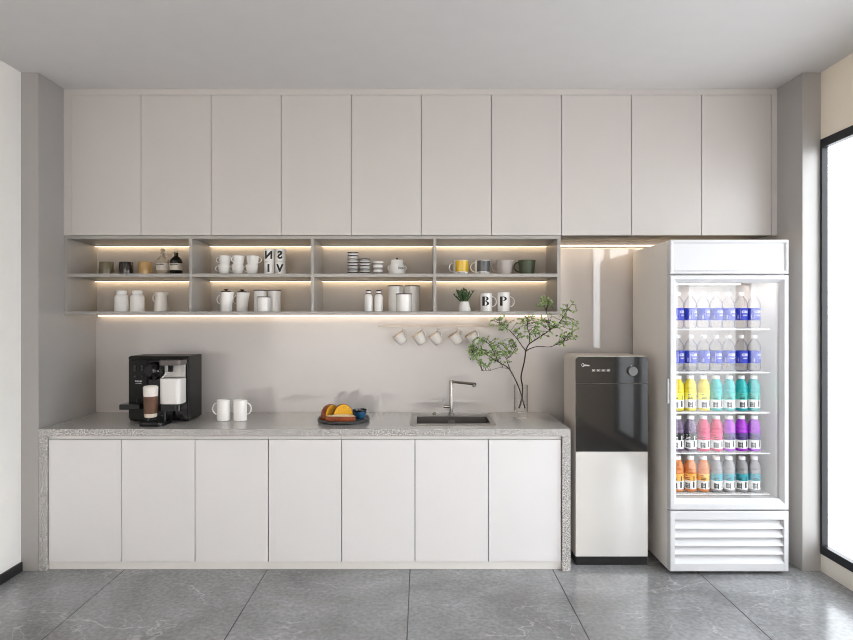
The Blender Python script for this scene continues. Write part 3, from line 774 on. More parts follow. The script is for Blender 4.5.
ordl = ['nearest the coffee machine', 'second', 'middle one of five', 'fourth', 'partly behind the leafy branch']
hlab = ['white tilted mug on the hook nearest the free end of the rail', 'white tilted mug on the second hook from the free rail end', 'white tilted mug on the middle hook of the rail',
        'white tilted mug on the fourth hook, next to the leaf-covered one', 'white tilted mug on the last hook, partly behind the leaves']
hm = None
for k, x in enumerate(hx):
    if hm is None:
        hm = thing('hanging_mug', Z0, hlab[0], 'mug', 'white mugs hanging from the rail')
        pr = [(0, 0), (0.024, 0), (0.029, 0.003), (0.034, 0.02), (0.0365, 0.045), (0.0372, 0.068), (0.0375, 0.075), (0.036, 0.0765), (0.0345, 0.075), (0.0335, 0.045), (0.026, 0.008), (0, 0.006)]
        MB().lathe(pr, 40, mis=[0, 0, 0, 0, 0, 1, 1, 1, 0, 0, 0]).build('cup_body', [M['ceramic_warm'], M['clay']], hm, 50)
        handle_mb(0.0345, 0.0372, 0.032, 0.084, 0.019, 0.0, 0.0034, 1.4).build('handle', M['ceramic_warm'], hm, 60)
        o = hm
    else: o = copy_tree(hm, label=hlab[k])
    th_ = R(-34 + (0, 2, -2, 1, 3)[k])
    o.rotation_euler = (R(3), th_, R((0, 2, -2, 1, 3)[k]))
    # the inner top of the handle loop rests on the hook
    Rm = o.rotation_euler.to_matrix()
    loop = []
    for q in range(25):
        a = PI / 2 - PI * q / 24
        loop.append(Rm @ Vector((0.0372 + (0.0345 - 0.0372) * q / 24 - 0.003 + 0.019 * math.cos(a), 0, 0.058 + 0.026 * math.sin(a))))
    tp = max(loop, key=lambda v: v.z)
    o.location = Vector((x, RY - 0.0140, RZ - 0.0318 + 0.0036 + 0.0015 + 0.0010)) - tp

# ------------------------------------------------------------------ bread tray
ty = -0.345; tx_ = wx(343.7, ty); tz = ZC
t = thing('serving_tray', (tx_, ty, tz), 'round charcoal stone serving tray on the countertop', 'tray')
MB().lathe([(0, tz), (0.150, tz), (0.162, tz + 0.006), (0.165, tz + 0.020), (0.162, tz + 0.022), (0.157, tz + 0.020), (0.150, tz + 0.012), (0, tz + 0.011)], 64, mis=[0, 0, 0, 1, 1, 1, 1], T=Matrix.Translation((tx_, ty, 0))).build('tray_base', [M['tray'], M['tray']], t, 40)
MB().lathe([(0.1575, tz + 0.0203), (0.162, tz + 0.0226), (0.1652, tz + 0.0202)], 64, T=Matrix.Translation((tx_, ty, 0))).build('rim', M['stripe_dark'], t, 40)
bz = tz + 0.0125
def bread(name, lab, cx, cy, rz, rx, rh, length, cutm):
    t = thing(name, (cx, cy, bz), lab, 'bread', 'bread pieces on the charcoal tray', rz)
    n_ = 22
    prof = []
    for k in range(n_ + 1):
        a = PI * k / n_
        prof.append((rx * math.cos(a) * (1.0 - 0.05 * math.sin(a)), rh * math.sin(a) ** 0.8))
    ys = [0.0, 0.004, length * 0.5, length * 0.8, length * 0.95, length]
    sc_ = [1, 1.0, 1.0, 0.93, 0.78, 0.5]
    vs, fs = [], []
    for yy, s_ in zip(ys, sc_):
        vs += [(x * s_, yy, zz * s_) for x, zz in prof]
    m_ = n_ + 1
    for i in range(len(ys) - 1):
        for k in range(m_ - 1):
            fs.append((i * m_ + k, i * m_ + k + 1, (i + 1) * m_ + k + 1, (i + 1) * m_ + k))
        fs.append((i * m_, (i + 1) * m_, (i + 1) * m_ + m_ - 1, i * m_ + m_ - 1))
    fs.append(tuple((len(ys) - 1) * m_ + k for k in range(m_)))
    mb = MB(); mb.add(vs, fs); mb.build('crust', M['crust'], t, 50, off=Z0)
    cut = [(x * 0.965, zz * 0.965 + 0.0012) for x, zz in prof]
    MB().add([(x, -0.0012, zz) for x, zz in cut], [tuple(range(len(cut)))]).build('cut_face', cutm, t, 0, off=Z0)
    return t
bread('bread_loaf', 'rear half loaf with glossy brown crust, leaning behind the front one', wx(332.6, -0.31), -0.342, R(56), 0.062, 0.090, 0.054, M['crumb'])
bread('bread_loaf', 'front half loaf showing its golden yellow cut face', wx(342.6, -0.36) + 0.006, -0.374, R(22), 0.066, 0.097, 0.056, M['crumb'])
t = thing('bread_slice', (wx(341.5, -0.44), -0.444, bz), 'bread slice lying flat with pale cream top in front of the loaves', 'bread', 'bread pieces on the charcoal tray', R(-4))
n_ = 20
def halfmoon(r1, r2, zz): return [(r1 * math.cos(PI * k / n_) , -0.018 + r2 * math.sin(PI * k / n_) , zz) for k in range(n_ + 1)]
lo_, hi_ = halfmoon(0.086, 0.055, 0.0005), halfmoon(0.091, 0.060, 0.032)
lo2, hi2 = [(x, -(y + 0.036) if 0 else y, z_) for x, y, z_ in lo_], hi_
vs = lo_ + hi_; m_ = n_ + 1
fs = [(k, k + 1, m_ + k + 1, m_ + k) for k in range(n_)] + [(n_, 0, m_, m_ + n_), tuple(reversed(range(m_))), tuple(range(m_, 2 * m_))]
MB().add(vs, fs).build('crust', M['crust'], t, 40, off=Z0)
MB().add([(x * 0.97, -0.018 + (y + 0.018) * 0.94 + 0.0015, z_ + 0.0008 + 0.005 * math.sin(PI * k / n_)) for k, (x, y, z_) in enumerate(hi_)], [tuple(range(m_))]).build('icing', M['cream'], t, 0, off=Z0)
by = -0.328; bx = wx(359.6, by)
t = thing('sauce_bowl', (bx, by, bz), 'small blue glazed sauce bowl on the tray beside the bread', 'bowl')
MB().lathe([(0, bz), (0.024, bz), (0.027, bz + 0.004), (0.038, bz + 0.020), (0.0445, bz + 0.045), (0.0460, bz + 0.056), (0.0440, bz + 0.057), (0.0415, bz + 0.045), (0.034, bz + 0.02), (0, bz + 0.012)], 40, mis=[0, 0, 0, 0, 1, 1, 1, 1, 1], T=Matrix.Translation((bx, by, 0))).build('bowl_body', [M['blue_glaze'], M['blue_dark']], t, 40)
MB().lathe([(0, bz + 0.0435), (0.0408, bz + 0.0435)], 32, T=Matrix.Translation((bx, by, 0))).build('sauce', M['sauce'], t, 40)

# ------------------------------------------------------------------ vase and branches
vy_ = -0.245; vx_ = wx(520.8, vy_)
vb = ZC
t = thing('glass_vase', (vx_, vy_, vb), 'clear glass cylinder vase with a thick base holding branches', 'vase')
r = 0.045; h = 0.215
MB().lathe([(0, vb), (r - 0.002, vb), (r, vb + 0.002), (r, vb + 0.0449), (r - 0.006, vb + 0.045), (0, vb + 0.045)], 48, T=Matrix.Translation((vx_, vy_, 0))).build('thick_base', M['glass'], t, 40)
MB().lathe([(r - 0.0005, vb + 0.0455), (r, vb + 0.047), (r, vb + h - 0.001), (r - 0.0012, vb + h), (r - 0.0024, vb + h - 0.001), (r - 0.0024, vb + 0.0455)], 48, T=Matrix.Translation((vx_, vy_, 0))).build('glass_wall', M['clear'], t, 40)
def bp(cx, cy, y): return Vector((wx(460 + cx / 4.414, y), y, wz(280 + cy / 4.414, y)))
def smooth_path(pts, n_=6):
    out = []
    for i in range(len(pts) - 1):
        p0_, p1, p2, p3 = pts[max(i - 1, 0)], pts[i], pts[i + 1], pts[min(i + 2, len(pts) - 1)]
        for k in range(n_):
            u = k / n_
            out.append(0.5 * ((2 * p1) + (p2 - p0_) * u + (2 * p0_ - 5 * p1 + 4 * p2 - p3) * u * u + (3 * p1 - p0_ - 3 * p2 + p3) * u ** 3))
    out.append(pts[-1]); return out
def in_shelf(p): return p.x < SX1 + 0.012 and p.z > SZ0 - 0.03 and p.y > UY - 0.014
def branch(label, loc, limbs, clusters, seed, leaf_n):
    t = thing('leafy_branch', loc, label, 'branch', 'branches in the glass vase')
    rn = random.Random(seed)
    st = MB(); fo = MB()
    allp = []
    for path, r0, r1 in limbs:
        P_ = smooth_path([bp(*q) for q in path])
        n_ = len(P_)
        st.tube(P_, [1.25 * (r0 + (r1 - r0) * i / (n_ - 1)) for i in range(n_)], 7)
        allp += P_
    ups = [p for p in allp if p.z > 1.08]
    def leaf(p, d, L_):
        if in_shelf(p) or in_shelf(p + d.normalized() * L_): return
        d = d.normalized()
        s_ = d.cross(Vector((rn.uniform(-1, 1), rn.uniform(-1, 1), rn.uniform(-1, 1)))).normalized()
        nn = d.cross(s_).normalized()
        w_ = L_ * rn.uniform(0.30, 0.42)
        tip = p + d * L_
        a = p + d * L_ * 0.3 + s_ * w_ + nn * L_ * 0.08; b = p + d * L_ * 0.3 - s_ * w_ + nn * L_ * 0.08
        a2 = p + d * L_ * 0.66 + s_ * w_ * 0.75 + nn * L_ * 0.05; b2 = p + d * L_ * 0.66 - s_ * w_ * 0.75 + nn * L_ * 0.05
        mid1, mid2 = p + d * L_ * 0.3, p + d * L_ * 0.66
        fo.add([p, a, mid1, b, a2, mid2, b2, tip], [(0, 2, 1), (0, 3, 2), (1, 2, 5, 4), (2, 3, 6, 5), (4, 5, 7), (5, 6, 7)])
    tot = sum(c[5] for c in clusters)
    for (cx, cy, rx, ry, y, wgt) in clusters:
        ntw = max(3, int(leaf_n * wgt / tot / 6))
        for _ in range(ntw):
            a = rn.uniform(0, 2 * PI); q = math.sqrt(rn.uniform(0, 1))
            tgt = bp(cx + rx * q * math.cos(a), cy + ry * q * math.sin(a), y + rn.uniform(-0.07, 0.07))
            cand = sorted(ups, key=lambda p: (p - tgt).length + 0.5 * max(0, p.z - tgt.z))
            base = cand[rn.randrange(0, min(len(cand), 9))]
            if in_shelf(tgt): tgt.y = UY - 0.03 - rn.uniform(0, 0.08)
            mid = base.lerp(tgt, 0.5) + Vector((rn.uniform(-.012, .012), rn.uniform(-.012, .012), rn.uniform(0.0, .02)))
            tw = smooth_path([base, mid, tgt], 5)
            if any(in_shelf(q_) for q_ in tw): continue
            if (tgt - base).length > 0.012:
                st.tube(tw, [0.0013 - 0.0008 * i / (len(tw) - 1) for i in range(len(tw))], 4)
            ext = (tgt - mid).normalized()
            for k in range(6):
                f = (0.4, 0.58, 0.72, 0.84, 0.94, 1.0)[k]
                p = tw[min(len(tw) - 1, int(f * (len(tw) - 1)))]
                d = ext * 0.7 + Vector((rn.uniform(-1, 1), rn.uniform(-1, 1), rn.uniform(-.7, .9))) * 0.9
                leaf(p, d, rn.uniform(0.011, 0.020))
    st.build('stem', M['bark'], t, 60)
    fo.build('foliage', M['leaf'], t, 0)
    return t
# main branch: rises right, forks three ways, comes forward in front of the shelf edge
branch('leafy branch in the vase whose dark stem rises tall and leans right', (vx_, vy_, vb + 0.047),
       [([(260, 566, -.250), (264, 556, -.250), (275, 515, -.25), (276, 470, -.25), (270, 425, -.26), (284, 360, -.28), (290, 312, -.31)], 0.0042, 0.0034),
        ([(290, 312, -.31), (305, 283, -.33), (345, 256, -.37), (395, 222, -.41), (440, 185, -.43), (470, 140, -.44), (492, 108, -.44)], 0.0032, 0.0010),
        ([(290, 316, -.31), (305, 305, -.32), (345, 293, -.34), (398, 295, -.36), (438, 278, -.38), (480, 264, -.39)], 0.0027, 0.0009),
        ([(290, 312, -.31), (272, 288, -.33), (248, 255, -.35), (222, 226, -.37), (180, 196, -.40), (150, 180, -.41)], 0.0024, 0.0008),
        ([(305, 283, -.33), (306, 240, -.37), (296, 205, -.41), (300, 170, -.42)], 0.0018, 0.0008),
        ([(395, 222, -.41), (392, 180, -.43), (380, 130, -.44), (395, 95, -.45)], 0.0016, 0.0007)],
       [(185, 190, 62, 38, -.40, 1.3), (300, 205, 62, 55, -.41, 2.6), (380, 185, 45, 40, -.43, 1.2), (380, 108, 42, 34, -.455, 0.9), (478, 118, 42, 30, -.44, 0.6), (445, 185, 40, 35, -.43, 0.8),
        (500, 200, 28, 28, -.42, 0.6), (470, 262, 62, 30, -.39, 1.2), (330, 230, 90, 35, -.38, 0.6)], 11, 900)
branch('leafy branch in the vase whose dark stem leans low to the left', (vx_, vy_, vb + 0.047),
       [([(287, 566, -.236), (281, 545, -.238), (268, 498, -.225), (244, 440, -.23), (214, 390, -.25), (170, 362, -.28), (120, 332, -.31), (80, 308, -.33), (45, 322, -.34)], 0.0040, 0.0009),
        ([(226, 408, -.245), (207, 352, -.26), (222, 338, -.27), (240, 310, -.28), (252, 290, -.28)], 0.0022, 0.0008),
        ([(170, 362, -.28), (150, 320, -.31), (130, 285, -.33), (90, 262, -.35)], 0.0018, 0.0007),
        ([(214, 390, -.25), (170, 388, -.28), (130, 400, -.30), (95, 400, -.32)], 0.0016, 0.0007)],
       [(120, 300, 75, 50, -.33, 2.2), (195, 300, 60, 48, -.29, 1.8), (95, 362, 45, 38, -.32, 1.2), (58, 318, 40, 30, -.34, 1.0), (190, 345, 45, 35, -.28, 0.8)], 23, 680)

# ------------------------------------------------------------------ coffee machine
mx0, mx1, my0, my1 = -1.826, -1.452, -0.388, -0.160
mz0, mz1 = CTZ + 0.0007, 1.241
t = thing('coffee_machine', ((mx0 + mx1) / 2, -0.27, mz0), 'black capsule coffee machine with clear milk tank on the countertop', 'coffee machine')
mb = MB().box(mx0, mx1, my0 + 0.012, my1, mz0 + 0.006, mz1, bev=0.006, seg=3)
for xx in (mx0 + 0.03, mx1 - 0.03):
    for yy in (my0 + 0.04, my1 - 0.03):
        mb.box(xx - 0.015, xx + 0.015, yy - 0.015, yy + 0.015, mz0, mz0 + 0.012)
mb.build('housing', M['machine_side'], t, 40)
MB().box(mx0 + 0.001, mx0 + 0.118, my0, my0 + 0.016, mz0 + 0.02, mz1 - 0.026, bev=0.003).build('front_panel', M['machine'], t, 40)
MB().box(mx0 + 0.120, mx1 - 0.008, my0 + 0.004, my0 + 0.016, mz0 + 0.008, mz1 - 0.026, bev=0.003).build('front_panel', M['machine_gloss'], t, 40)
MB().box(mx0 + 0.001, mx1 - 0.001, my0 - 0.002, my0 + 0.016, mz1 - 0.024, mz1 - 0.004, bev=0.003).build('top_trim', M['machine'], t, 40)
mpx = lambda px: (px - VX) * (my0 - CAM_Y) / F
mpz = lambda py: CAM_Z - (py - VY) * (my0 - CAM_Y) / F
for px, py, hw, hh in ((134.9, 368.2, 0.0085, 0.021), (142.1, 368.2, 0.0085, 0.021), (134.9, 376.7, 0.0085, 0.0085), (142.1, 376.7, 0.0085, 0.0085)):
    x, z = mpx(px), mpz(py)
    mbb = MB()
    n_ = 20; pl = []
    for k in range(n_):
        a = 2 * PI * k / n_
        pl.append((x + hw * math.cos(a), z + (hh - hw) * (1 if math.sin(a) >= 0 else -1) + hw * math.sin(a)))
    mbb.prism(pl, my0 - 0.003, my0 + 0.002)
    bo = mbb.build('button', M['machine_gloss'], t, 30)
    ic = MB()
    for dz in ((0.010, -0.010) if hh > 0.01 else (0.0,)):
        ic.box(x - 0.0035, x + 0.0035, my0 - 0.0036, my0 - 0.0029, z + dz - 0.003, z + dz + 0.003)
    ic.build('icon', M['button'], bo, 0)
lg = MB(); lg.bm(text_bm('DeLonghi', 0.0115, bold=0.0003), 0, Matrix.Translation((mpx(138.6), my0 - 0.0008, mpz(381.0))) @ RX90)
lg.bm(text_bm('LATTISSIMA', 0.0072, bold=0.0002), 0, Matrix.Translation((mpx(138.6), my0 - 0.0008, mpz(383.3))) @ RX90)
lg.build('logo', M['logo'], t, 0)
dm = MB(); T = Matrix.Translation((-1.664, my0 + 0.006, 1.148)) @ RX90
dm.lathe([(0, 0.062), (0.026, 0.060), (0.044, 0.050), (0.053, 0.032), (0.0565, 0.012), (0.0565, 0.0)], 40, T=T)
do = dm.build('spout_housing', M['machine_gloss'], t, 50)
MB().tube([(-1.640, my0 - 0.045, 1.124), (-1.640, my0 - 0.06, 1.106), (-1.640, my0 - 0.064, 1.090)], [0.012, 0.009, 0.007], 12).build('milk_spout', M['machine_gloss'], do, 50)
# milk tank
kx0, kx1, ky0, kz0, kz1 = -1.597, -1.463, -0.492, 0.952, 1.2205
def rrect(x0, x1, y0, y1, r, n_=6, back=True):
    pl = []
    for cx, cy, a0 in ((x1 - r, y0 + r, -PI / 2), (x1 - r * (1 if back else 0), y1 - r * (1 if back else 0), 0), (x0 + r * (1 if back else 0), y1 - r * (1 if back else 0), PI / 2), (x0 + r, y0 + r, PI)):
        rr = r
        if cy == y1: pl.append((cx, cy)); continue
        for k in range(n_ + 1):
            a = a0 + PI / 2 * k / n_
            pl.append((cx + rr * math.cos(a), cy + rr * math.sin(a)))
    return pl
def vprism(mb, pl, z0, z1, mi=0):
    n_ = len(pl)
    mb.add([(x, y, z0) for x, y in pl] + [(x, y, z1) for x, y in pl], [tuple(reversed(range(n_))), tuple(range(n_, 2 * n_))] + [(i, (i + 1) % n_, (i + 1) % n_ + n_, i + n_) for i in range(n_)], mi)
    return mb
to = vprism(MB(), rrect(kx0, kx1, ky0, my0 - 0.001, 0.028, 6, False), kz0, kz1 - 0.0305).build('milk_tank', M['container'], t, 40)
vprism(MB(), rrect(kx0 + 0.003, kx1 - 0.003, ky0 + 0.003, my0 - 0.004, 0.026, 6, False), kz0 + 0.003, 1.108).build('milk', M['milk'], to, 40)
vprism(MB(), rrect(kx0 - 0.001, kx1 + 0.001, ky0 - 0.001, my0 - 0.001, 0.028, 6, False), kz1 - 0.030, kz1).build('lid', M['container_lid'], to, 40)
vprism(MB(), rrect(kx0 + 0.004, kx1 - 0.004, my0 - 0.020, my0 - 0.006, 0.004, 4, False), 1.112, kz1 - 0.032).build('tank_back', M['tank_back'], to, 40)
MB().box(-1.545, -1.520, ky0 + 0.02, ky0 + 0.045, 1.15, kz1 - 0.031, bev=0.003).build('inner_valve', M['machine'], to, 40)
MB().tube([(-1.532, ky0 + 0.03, 1.150), (-1.56, ky0 + 0.035, 1.143), (-1.578, ky0 + 0.04, 1.120), (-1.59, ky0 + 0.045, 1.112)], 0.0045, 8).build('suction_pipe', M['cap_white'], to, 60)
vprism(MB(), rrect(kx0 - 0.004, kx1 + 0.004, ky0 - 0.008, my0, 0.03, 6, False), 0.915, 0.951).build('tank_ledge', M['machine_gloss'], t, 40)
MB().lathe([(0, mz0 + 0.02), (0.011, mz0 + 0.02), (0.011, 0.915), (0, 0.915)], 18, T=Matrix.Translation((-1.572, -0.455, 0))).build('support_post', M['machine_gloss'], t)
tr_ = MB().box(-1.823, -1.697, -0.512, my0 - 0.0005, 0.925, 0.957, bev=0.006, seg=3)
to = tr_.build('cup_shelf', M['machine_gloss'], t, 40)
MB().lathe([(0, 0.957), (0.009, 0.957), (0.009, 0.982), (0.007, 0.985), (0, 0.985)], 16, T=Matrix.Translation((-1.745, -0.43, 0))).build('peg', M['machine'], to)
vprism(MB(), rrect(-1.692, -1.545, -0.552, my0 - 0.001, 0.03), mz0, mz0 + 0.024).build('drip_tray', M['machine_gloss'], t, 40)
# latte glass
gy = -0.506; gx = wx(150.6, gy); gz = mz0 + 0.0247
t = thing('latte_glass', (gx, gy, gz), 'tall glass of layered latte with white foam on the drip tray', 'glass')
T = Matrix.Translation((gx, gy, 0))
rad = lambda f: 0.0375 + 0.0065 * f
h = 0.208
MB().lathe([(0, gz), (0.036, gz), (rad(0), gz + 0.003), (rad(0.1), gz + 0.022), (rad(0), gz + 0.03), (rad(.2), gz + 0.06), (rad(1), gz + h), (rad(1) - 0.0015, gz + h + 0.001)], 36, T=T).build('glass_body', M['clear'], t, 40)
MB().lathe([(0, gz + 0.026), (0.033, gz + 0.026), (0.0362, gz + 0.032), (0.0372, gz + 0.048), (0, gz + 0.048)], 36, T=T).build('milk_layer', M['latte_milk'], t, 40)
MB().lathe([(0, gz + 0.0485), (0.0372, gz + 0.0485), (0.0410, gz + 0.152), (0, gz + 0.152)], 36, T=T).build('coffee_layer', M['coffee'], t, 40)
MB().lathe([(0, gz + 0.1525), (0.0414, gz + 0.1525), (0.0428, gz + 0.200), (0.0428, gz + 0.206), (0.036, gz + 0.213), (0.018, gz + 0.216), (0, gz + 0.216)], 36, T=T).build('foam', M['foam'], t, 60)

# ------------------------------------------------------------------ water dispenser
dx0, dx1, dy0, dy1, dzt = 0.922, 1.354, -0.539, -0.250, 1.2467
t = thing('water_dispenser', ((dx0 + dx1) / 2, -0.39, 0), 'free-standing water dispenser with black glass top and mirrored lower panel', 'water dispenser')
def round_top(x0, x1, z0, z1, r, n_=8):
    pl = [(x0, z0), (x1, z0)]
    for k in range(n_ + 1): pl.append((x1 - r + r * math.cos(PI / 2 * k / n_), z1 - r + r * math.sin(PI / 2 * k / n_)))
    for k in range(n_ + 1): pl.append((x0 + r + r * math.cos(PI / 2 + PI / 2 * k / n_), z1 - r + r * math.sin(PI / 2 + PI / 2 * k / n_)))
    return pl
MB().prism(round_top(dx0, dx1, 0.050, dzt + 0.004, 0.026), dy0 + 0.012, dy1).build('cabinet_body', M['disp_body'], t, 30)
MB().box(dx0 + 0.004, dx1 - 0.004, dy0 + 0.004, dy1 + 0.005, 0.0005, 0.0495, bev=0.002).build('plinth', M['disp_plinth'], t, 30)
cp = MB().prism(round_top(dx0 + 0.0015, dx1 - 0.0015, 1.0885, dzt, 0.024), dy0, dy0 + 0.012).build('control_panel', M['disp_black'], t, 30)
MB().box(dx0 + 0.0015, dx1 - 0.0015, dy0, dy0 + 0.012, 0.680, 1.0865).build('upper_panel', M['disp_black'], t, 30)
MB().box(dx0 + 0.0015, dx1 - 0.0015, dy0 + 0.002, dy0 + 0.012, 0.052, 0.678).build('lower_panel', M['disp_mirror'], t, 30)
dpx = lambda px: wx(px, dy0); dpz = lambda py: wz(py, dy0)
kt = Matrix.Translation((dpx(632), dy0, dpz(371))) @ RX90
ko = MB().lathe([(0.030, 0.0), (0.030, 0.004), (0.0275, 0.0045)], 36, T=kt).build('dial_ring', M['disp_plinth'], t, 40)
MB().lathe([(0.0275, 0.0), (0.0275, 0.020), (0.026, 0.022), (0, 0.022)], 36, T=kt).build('dial', M['knob_grey'], t, 40)
MB().lathe([(0, 0.0008), (0.003, 0.0008), (0.003, 0)], 12, T=Matrix.Translation((dpx(631.2), dy0, dpz(366.0))) @ RX90).build('indicator_light', M['logo'], t, 40)
lg = MB()
lg.tube([(dpx(583) + 0.0085 * math.cos(a), dy0 - 0.001, dpz(365.0) + 0.0090 * math.sin(a)) for a in [R(60 + 20 * k) for k in range(14)]], 0.0010, 5)
lg.bm(text_bm('Midea', 0.0150, bold=0.0003), 0, Matrix.Translation((dpx(586.4), dy0 - 0.0011, dpz(365.3))) @ RX90)
lg.build('logo', M['logo'], t, 0)
for k, px in enumerate((593.4, 598.2, 603.2, 608.3)):
    ib = MB(); cx, cz = dpx(px), dpz(370.4)
    for s_ in (1, -1):
        ib.tube([(cx - 0.008, dy0 - 0.001, cz - 0.006 * s_), (cx, dy0 - 0.001, cz), (cx + 0.008, dy0 - 0.001, cz + 0.006 * s_)], 0.0017, 5)
    ib.build('touch_icon', M['logo'], t, 0)

# ------------------------------------------------------------------ drinks fridge
fx0, fx1, fy0, fy1, fzt = 1.428, 2.109, -0.680, -0.070, 1.928
t = thing('drinks_fridge', ((fx0 + fx1) / 2, -0.37, 0), 'tall white upright drinks fridge with a framed glass door', 'fridge')
B0 = fy0 + 0.048                       # front of the body behind the door
ix0, ix1, iz0, iz1, iyb = fx0 + 0.045, fx1 - 0.045, 0.430, 1.695, fy1 - 0.05
sh = MB()
sh.box(fx0, ix0, B0, fy1, 0.020, fzt - 0.002, bev=0.003); sh.box(ix1, fx1, B0, fy1, 0.020, fzt - 0.002, bev=0.003)
sh.box(ix0 - 0.002, ix1 + 0.002, B0, fy1, iz1, fzt - 0.002); sh.box(ix0 - 0.002, ix1 + 0.002, B0, fy1, 0.020, iz0)
sh.box(ix0 - 0.002, ix1 + 0.002, iyb, fy1 - 0.001, iz0 - 0.002, iz1 + 0.002)
sh.build('fridge_body', M['fridge_side'], t, 30)
ln = MB(); e = 0.001
ln.box(ix0, ix0 + 0.002, B0 + 0.002, iyb, iz0, iz1); ln.box(ix1 - 0.002, ix1, B0 + 0.002, iyb, iz0, iz1)
ln.box(ix0, ix1, iyb - 0.002, iyb, iz0, iz1); ln.box(ix0, ix1, B0 + 0.002, iyb, iz0, iz0 + 0.002); ln.box(ix0, ix1, B0 + 0.002, iyb, iz1 - 0.002, iz1)
for xx in (ix0 + 0.002, ix1 - 0.006):
    ln.box(xx, xx + 0.004, -0.30, -0.27, iz0, iz1 - 0.08)
ln.build('inner_liner', M['fridge_in'], t, 0)
MB().box(ix0 + 0.03, ix1 - 0.03, B0 + 0.006, B0 + 0.026, iz1 - 0.010, iz1 - 0.003).build('light_strip', M['led_cool'], t, 0)
MB().box(ix0 + 0.05, ix1 - 0.05, -0.34, -0.30, iz1 - 0.0035, iz1 - 0.0022).build('light_strip', M['led_cool'], t, 0)
def frame_ring(mb, x0, x1, z0, z1, wl, wr_, wt, wb, yf, yi, yb, f=0.55):
    L0 = [(x0, z0), (x1, z0), (x1, z1), (x0, z1)]
    L1 = [(x0 + wl * f, z0 + wb * f), (x1 - wr_ * f, z0 + wb * f), (x1 - wr_ * f, z1 - wt * f), (x0 + wl * f, z1 - wt * f)]
    L2 = [(x0 + wl, z0 + wb), (x1 - wr_, z0 + wb), (x1 - wr_, z1 - wt), (x0 + wl, z1 - wt)]
    e_ = 0.004
    Lf = [(x0 + e_, z0 + e_), (x1 - e_, z0 + e_), (x1 - e_, z1 - e_), (x0 + e_, z1 - e_)]
    rings = [(L0, yb), (L0, yf + e_), (Lf, yf), (L1, yf), (L2, yi), (L2, yb)]
    vs = [(x, y, z) for L_, y in rings for x, z in L_]
    fs = []
    for i in range(len(rings)):
        j = (i + 1) % len(rings)
        for k in range(4):
            k2 = (k + 1) % 4
            fs.append((i * 4 + k, i * 4 + k2, j * 4 + k2, j * 4 + k))
    mb.add(vs, fs); return mb
do = frame_ring(MB(), fx0, fx1, 0.376, 1.7235, 0.043, 0.043, 0.041, 0.060, fy0, fy0 + 0.022, B0 - 0.003).build('door', M['fridge'], t, 0)
MB().box(fx0 + 0.040, fx1 - 0.040, fy0 + 0.026, fy0 + 0.032, 0.376 + 0.057, 1.7235 - 0.038).build('glass_pane', M['fglass'], do, 0)
MB().box(fx0 - 0.012, fx0 + 0.0005, fy0 + 0.008, fy0 + 0.034, 0.985, 1.128, bev=0.004).build('door_handle', M['fridge'], do, 40)
frame_ring(MB(), fx0 + 0.002, fx1 - 0.002, 0.378, 1.7215, 0.02, 0.02, 0.02, 0.02, B0 - 0.003, B0 - 0.002, B0 - 0.0005, 0.9).build('gasket', M['gasket'], do, 0)
hp = frame_ring(MB(), fx0, fx1, 1.7315, fzt, 0.024, 0.024, 0.022, 0.022, fy0, fy0 + 0.010, B0 - 0.0005, 0.55)
hp.box(fx0 + 0.02, fx1 - 0.02, fy0 + 0.010, B0 - 0.001, 1.7315 + 0.02, fzt - 0.02)
hp.build('header_panel', M['fridge'], t, 0)
gp = frame_ring(MB(), fx0, fx1, 0.022, 0.3675, 0.028, 0.028, 0.050, 0.050, fy0, fy0 + 0.004, B0 - 0.0005, 0.92)
gz0, gz1 = 0.072, 0.3175
sl = (gz1 - gz0) / 5
for k in range(5):
    za, zb_ = gz0 + k * sl, gz0 + (k + 1) * sl
    gp.add([(fx0 + 0.026, fy0 + 0.003, za), (fx1 - 0.026, fy0 + 0.003, za), (fx1 - 0.026, fy0 + 0.040, zb_), (fx0 + 0.026, fy0 + 0.040, zb_),
            (fx0 + 0.026, fy0 + 0.003, za - 0.003), (fx1 - 0.026, fy0 + 0.003, za - 0.003), (fx1 - 0.026, fy0 + 0.043, zb_ - 0.003), (fx0 + 0.026, fy0 + 0.043, zb_ - 0.003)],
           [(0, 1, 2, 3), (4, 7, 6, 5), (0, 4, 5, 1), (2, 6, 7, 3), (0, 3, 7, 4), (1, 5, 6, 2)])
gp.box(fx0 + 0.026, fx1 - 0.026, fy0 + 0.041, B0 - 0.001, gz0 - 0.01, gz1 + 0.01)
gp.build('vent_grille', M['fridge'], t, 0)
for xx in (fx0 + 0.06, fx1 - 0.06):
    for yy in (fy0 + 0.10, fy1 - 0.06):
        MB().lathe([(0, 0.0005), (0.02, 0.0005), (0.02, 0.0205)], 16, T=Matrix.Translation((xx, yy, 0))).build('foot', M['disp_plinth'], t)
SHZ = [1.413, 1.1596, 0.924, 0.686, 0.446]
sx0, sx1, sy0, sy1 = ix0 + 0.006, 2.040, -0.606, iyb - 0.008
shelf0 = None
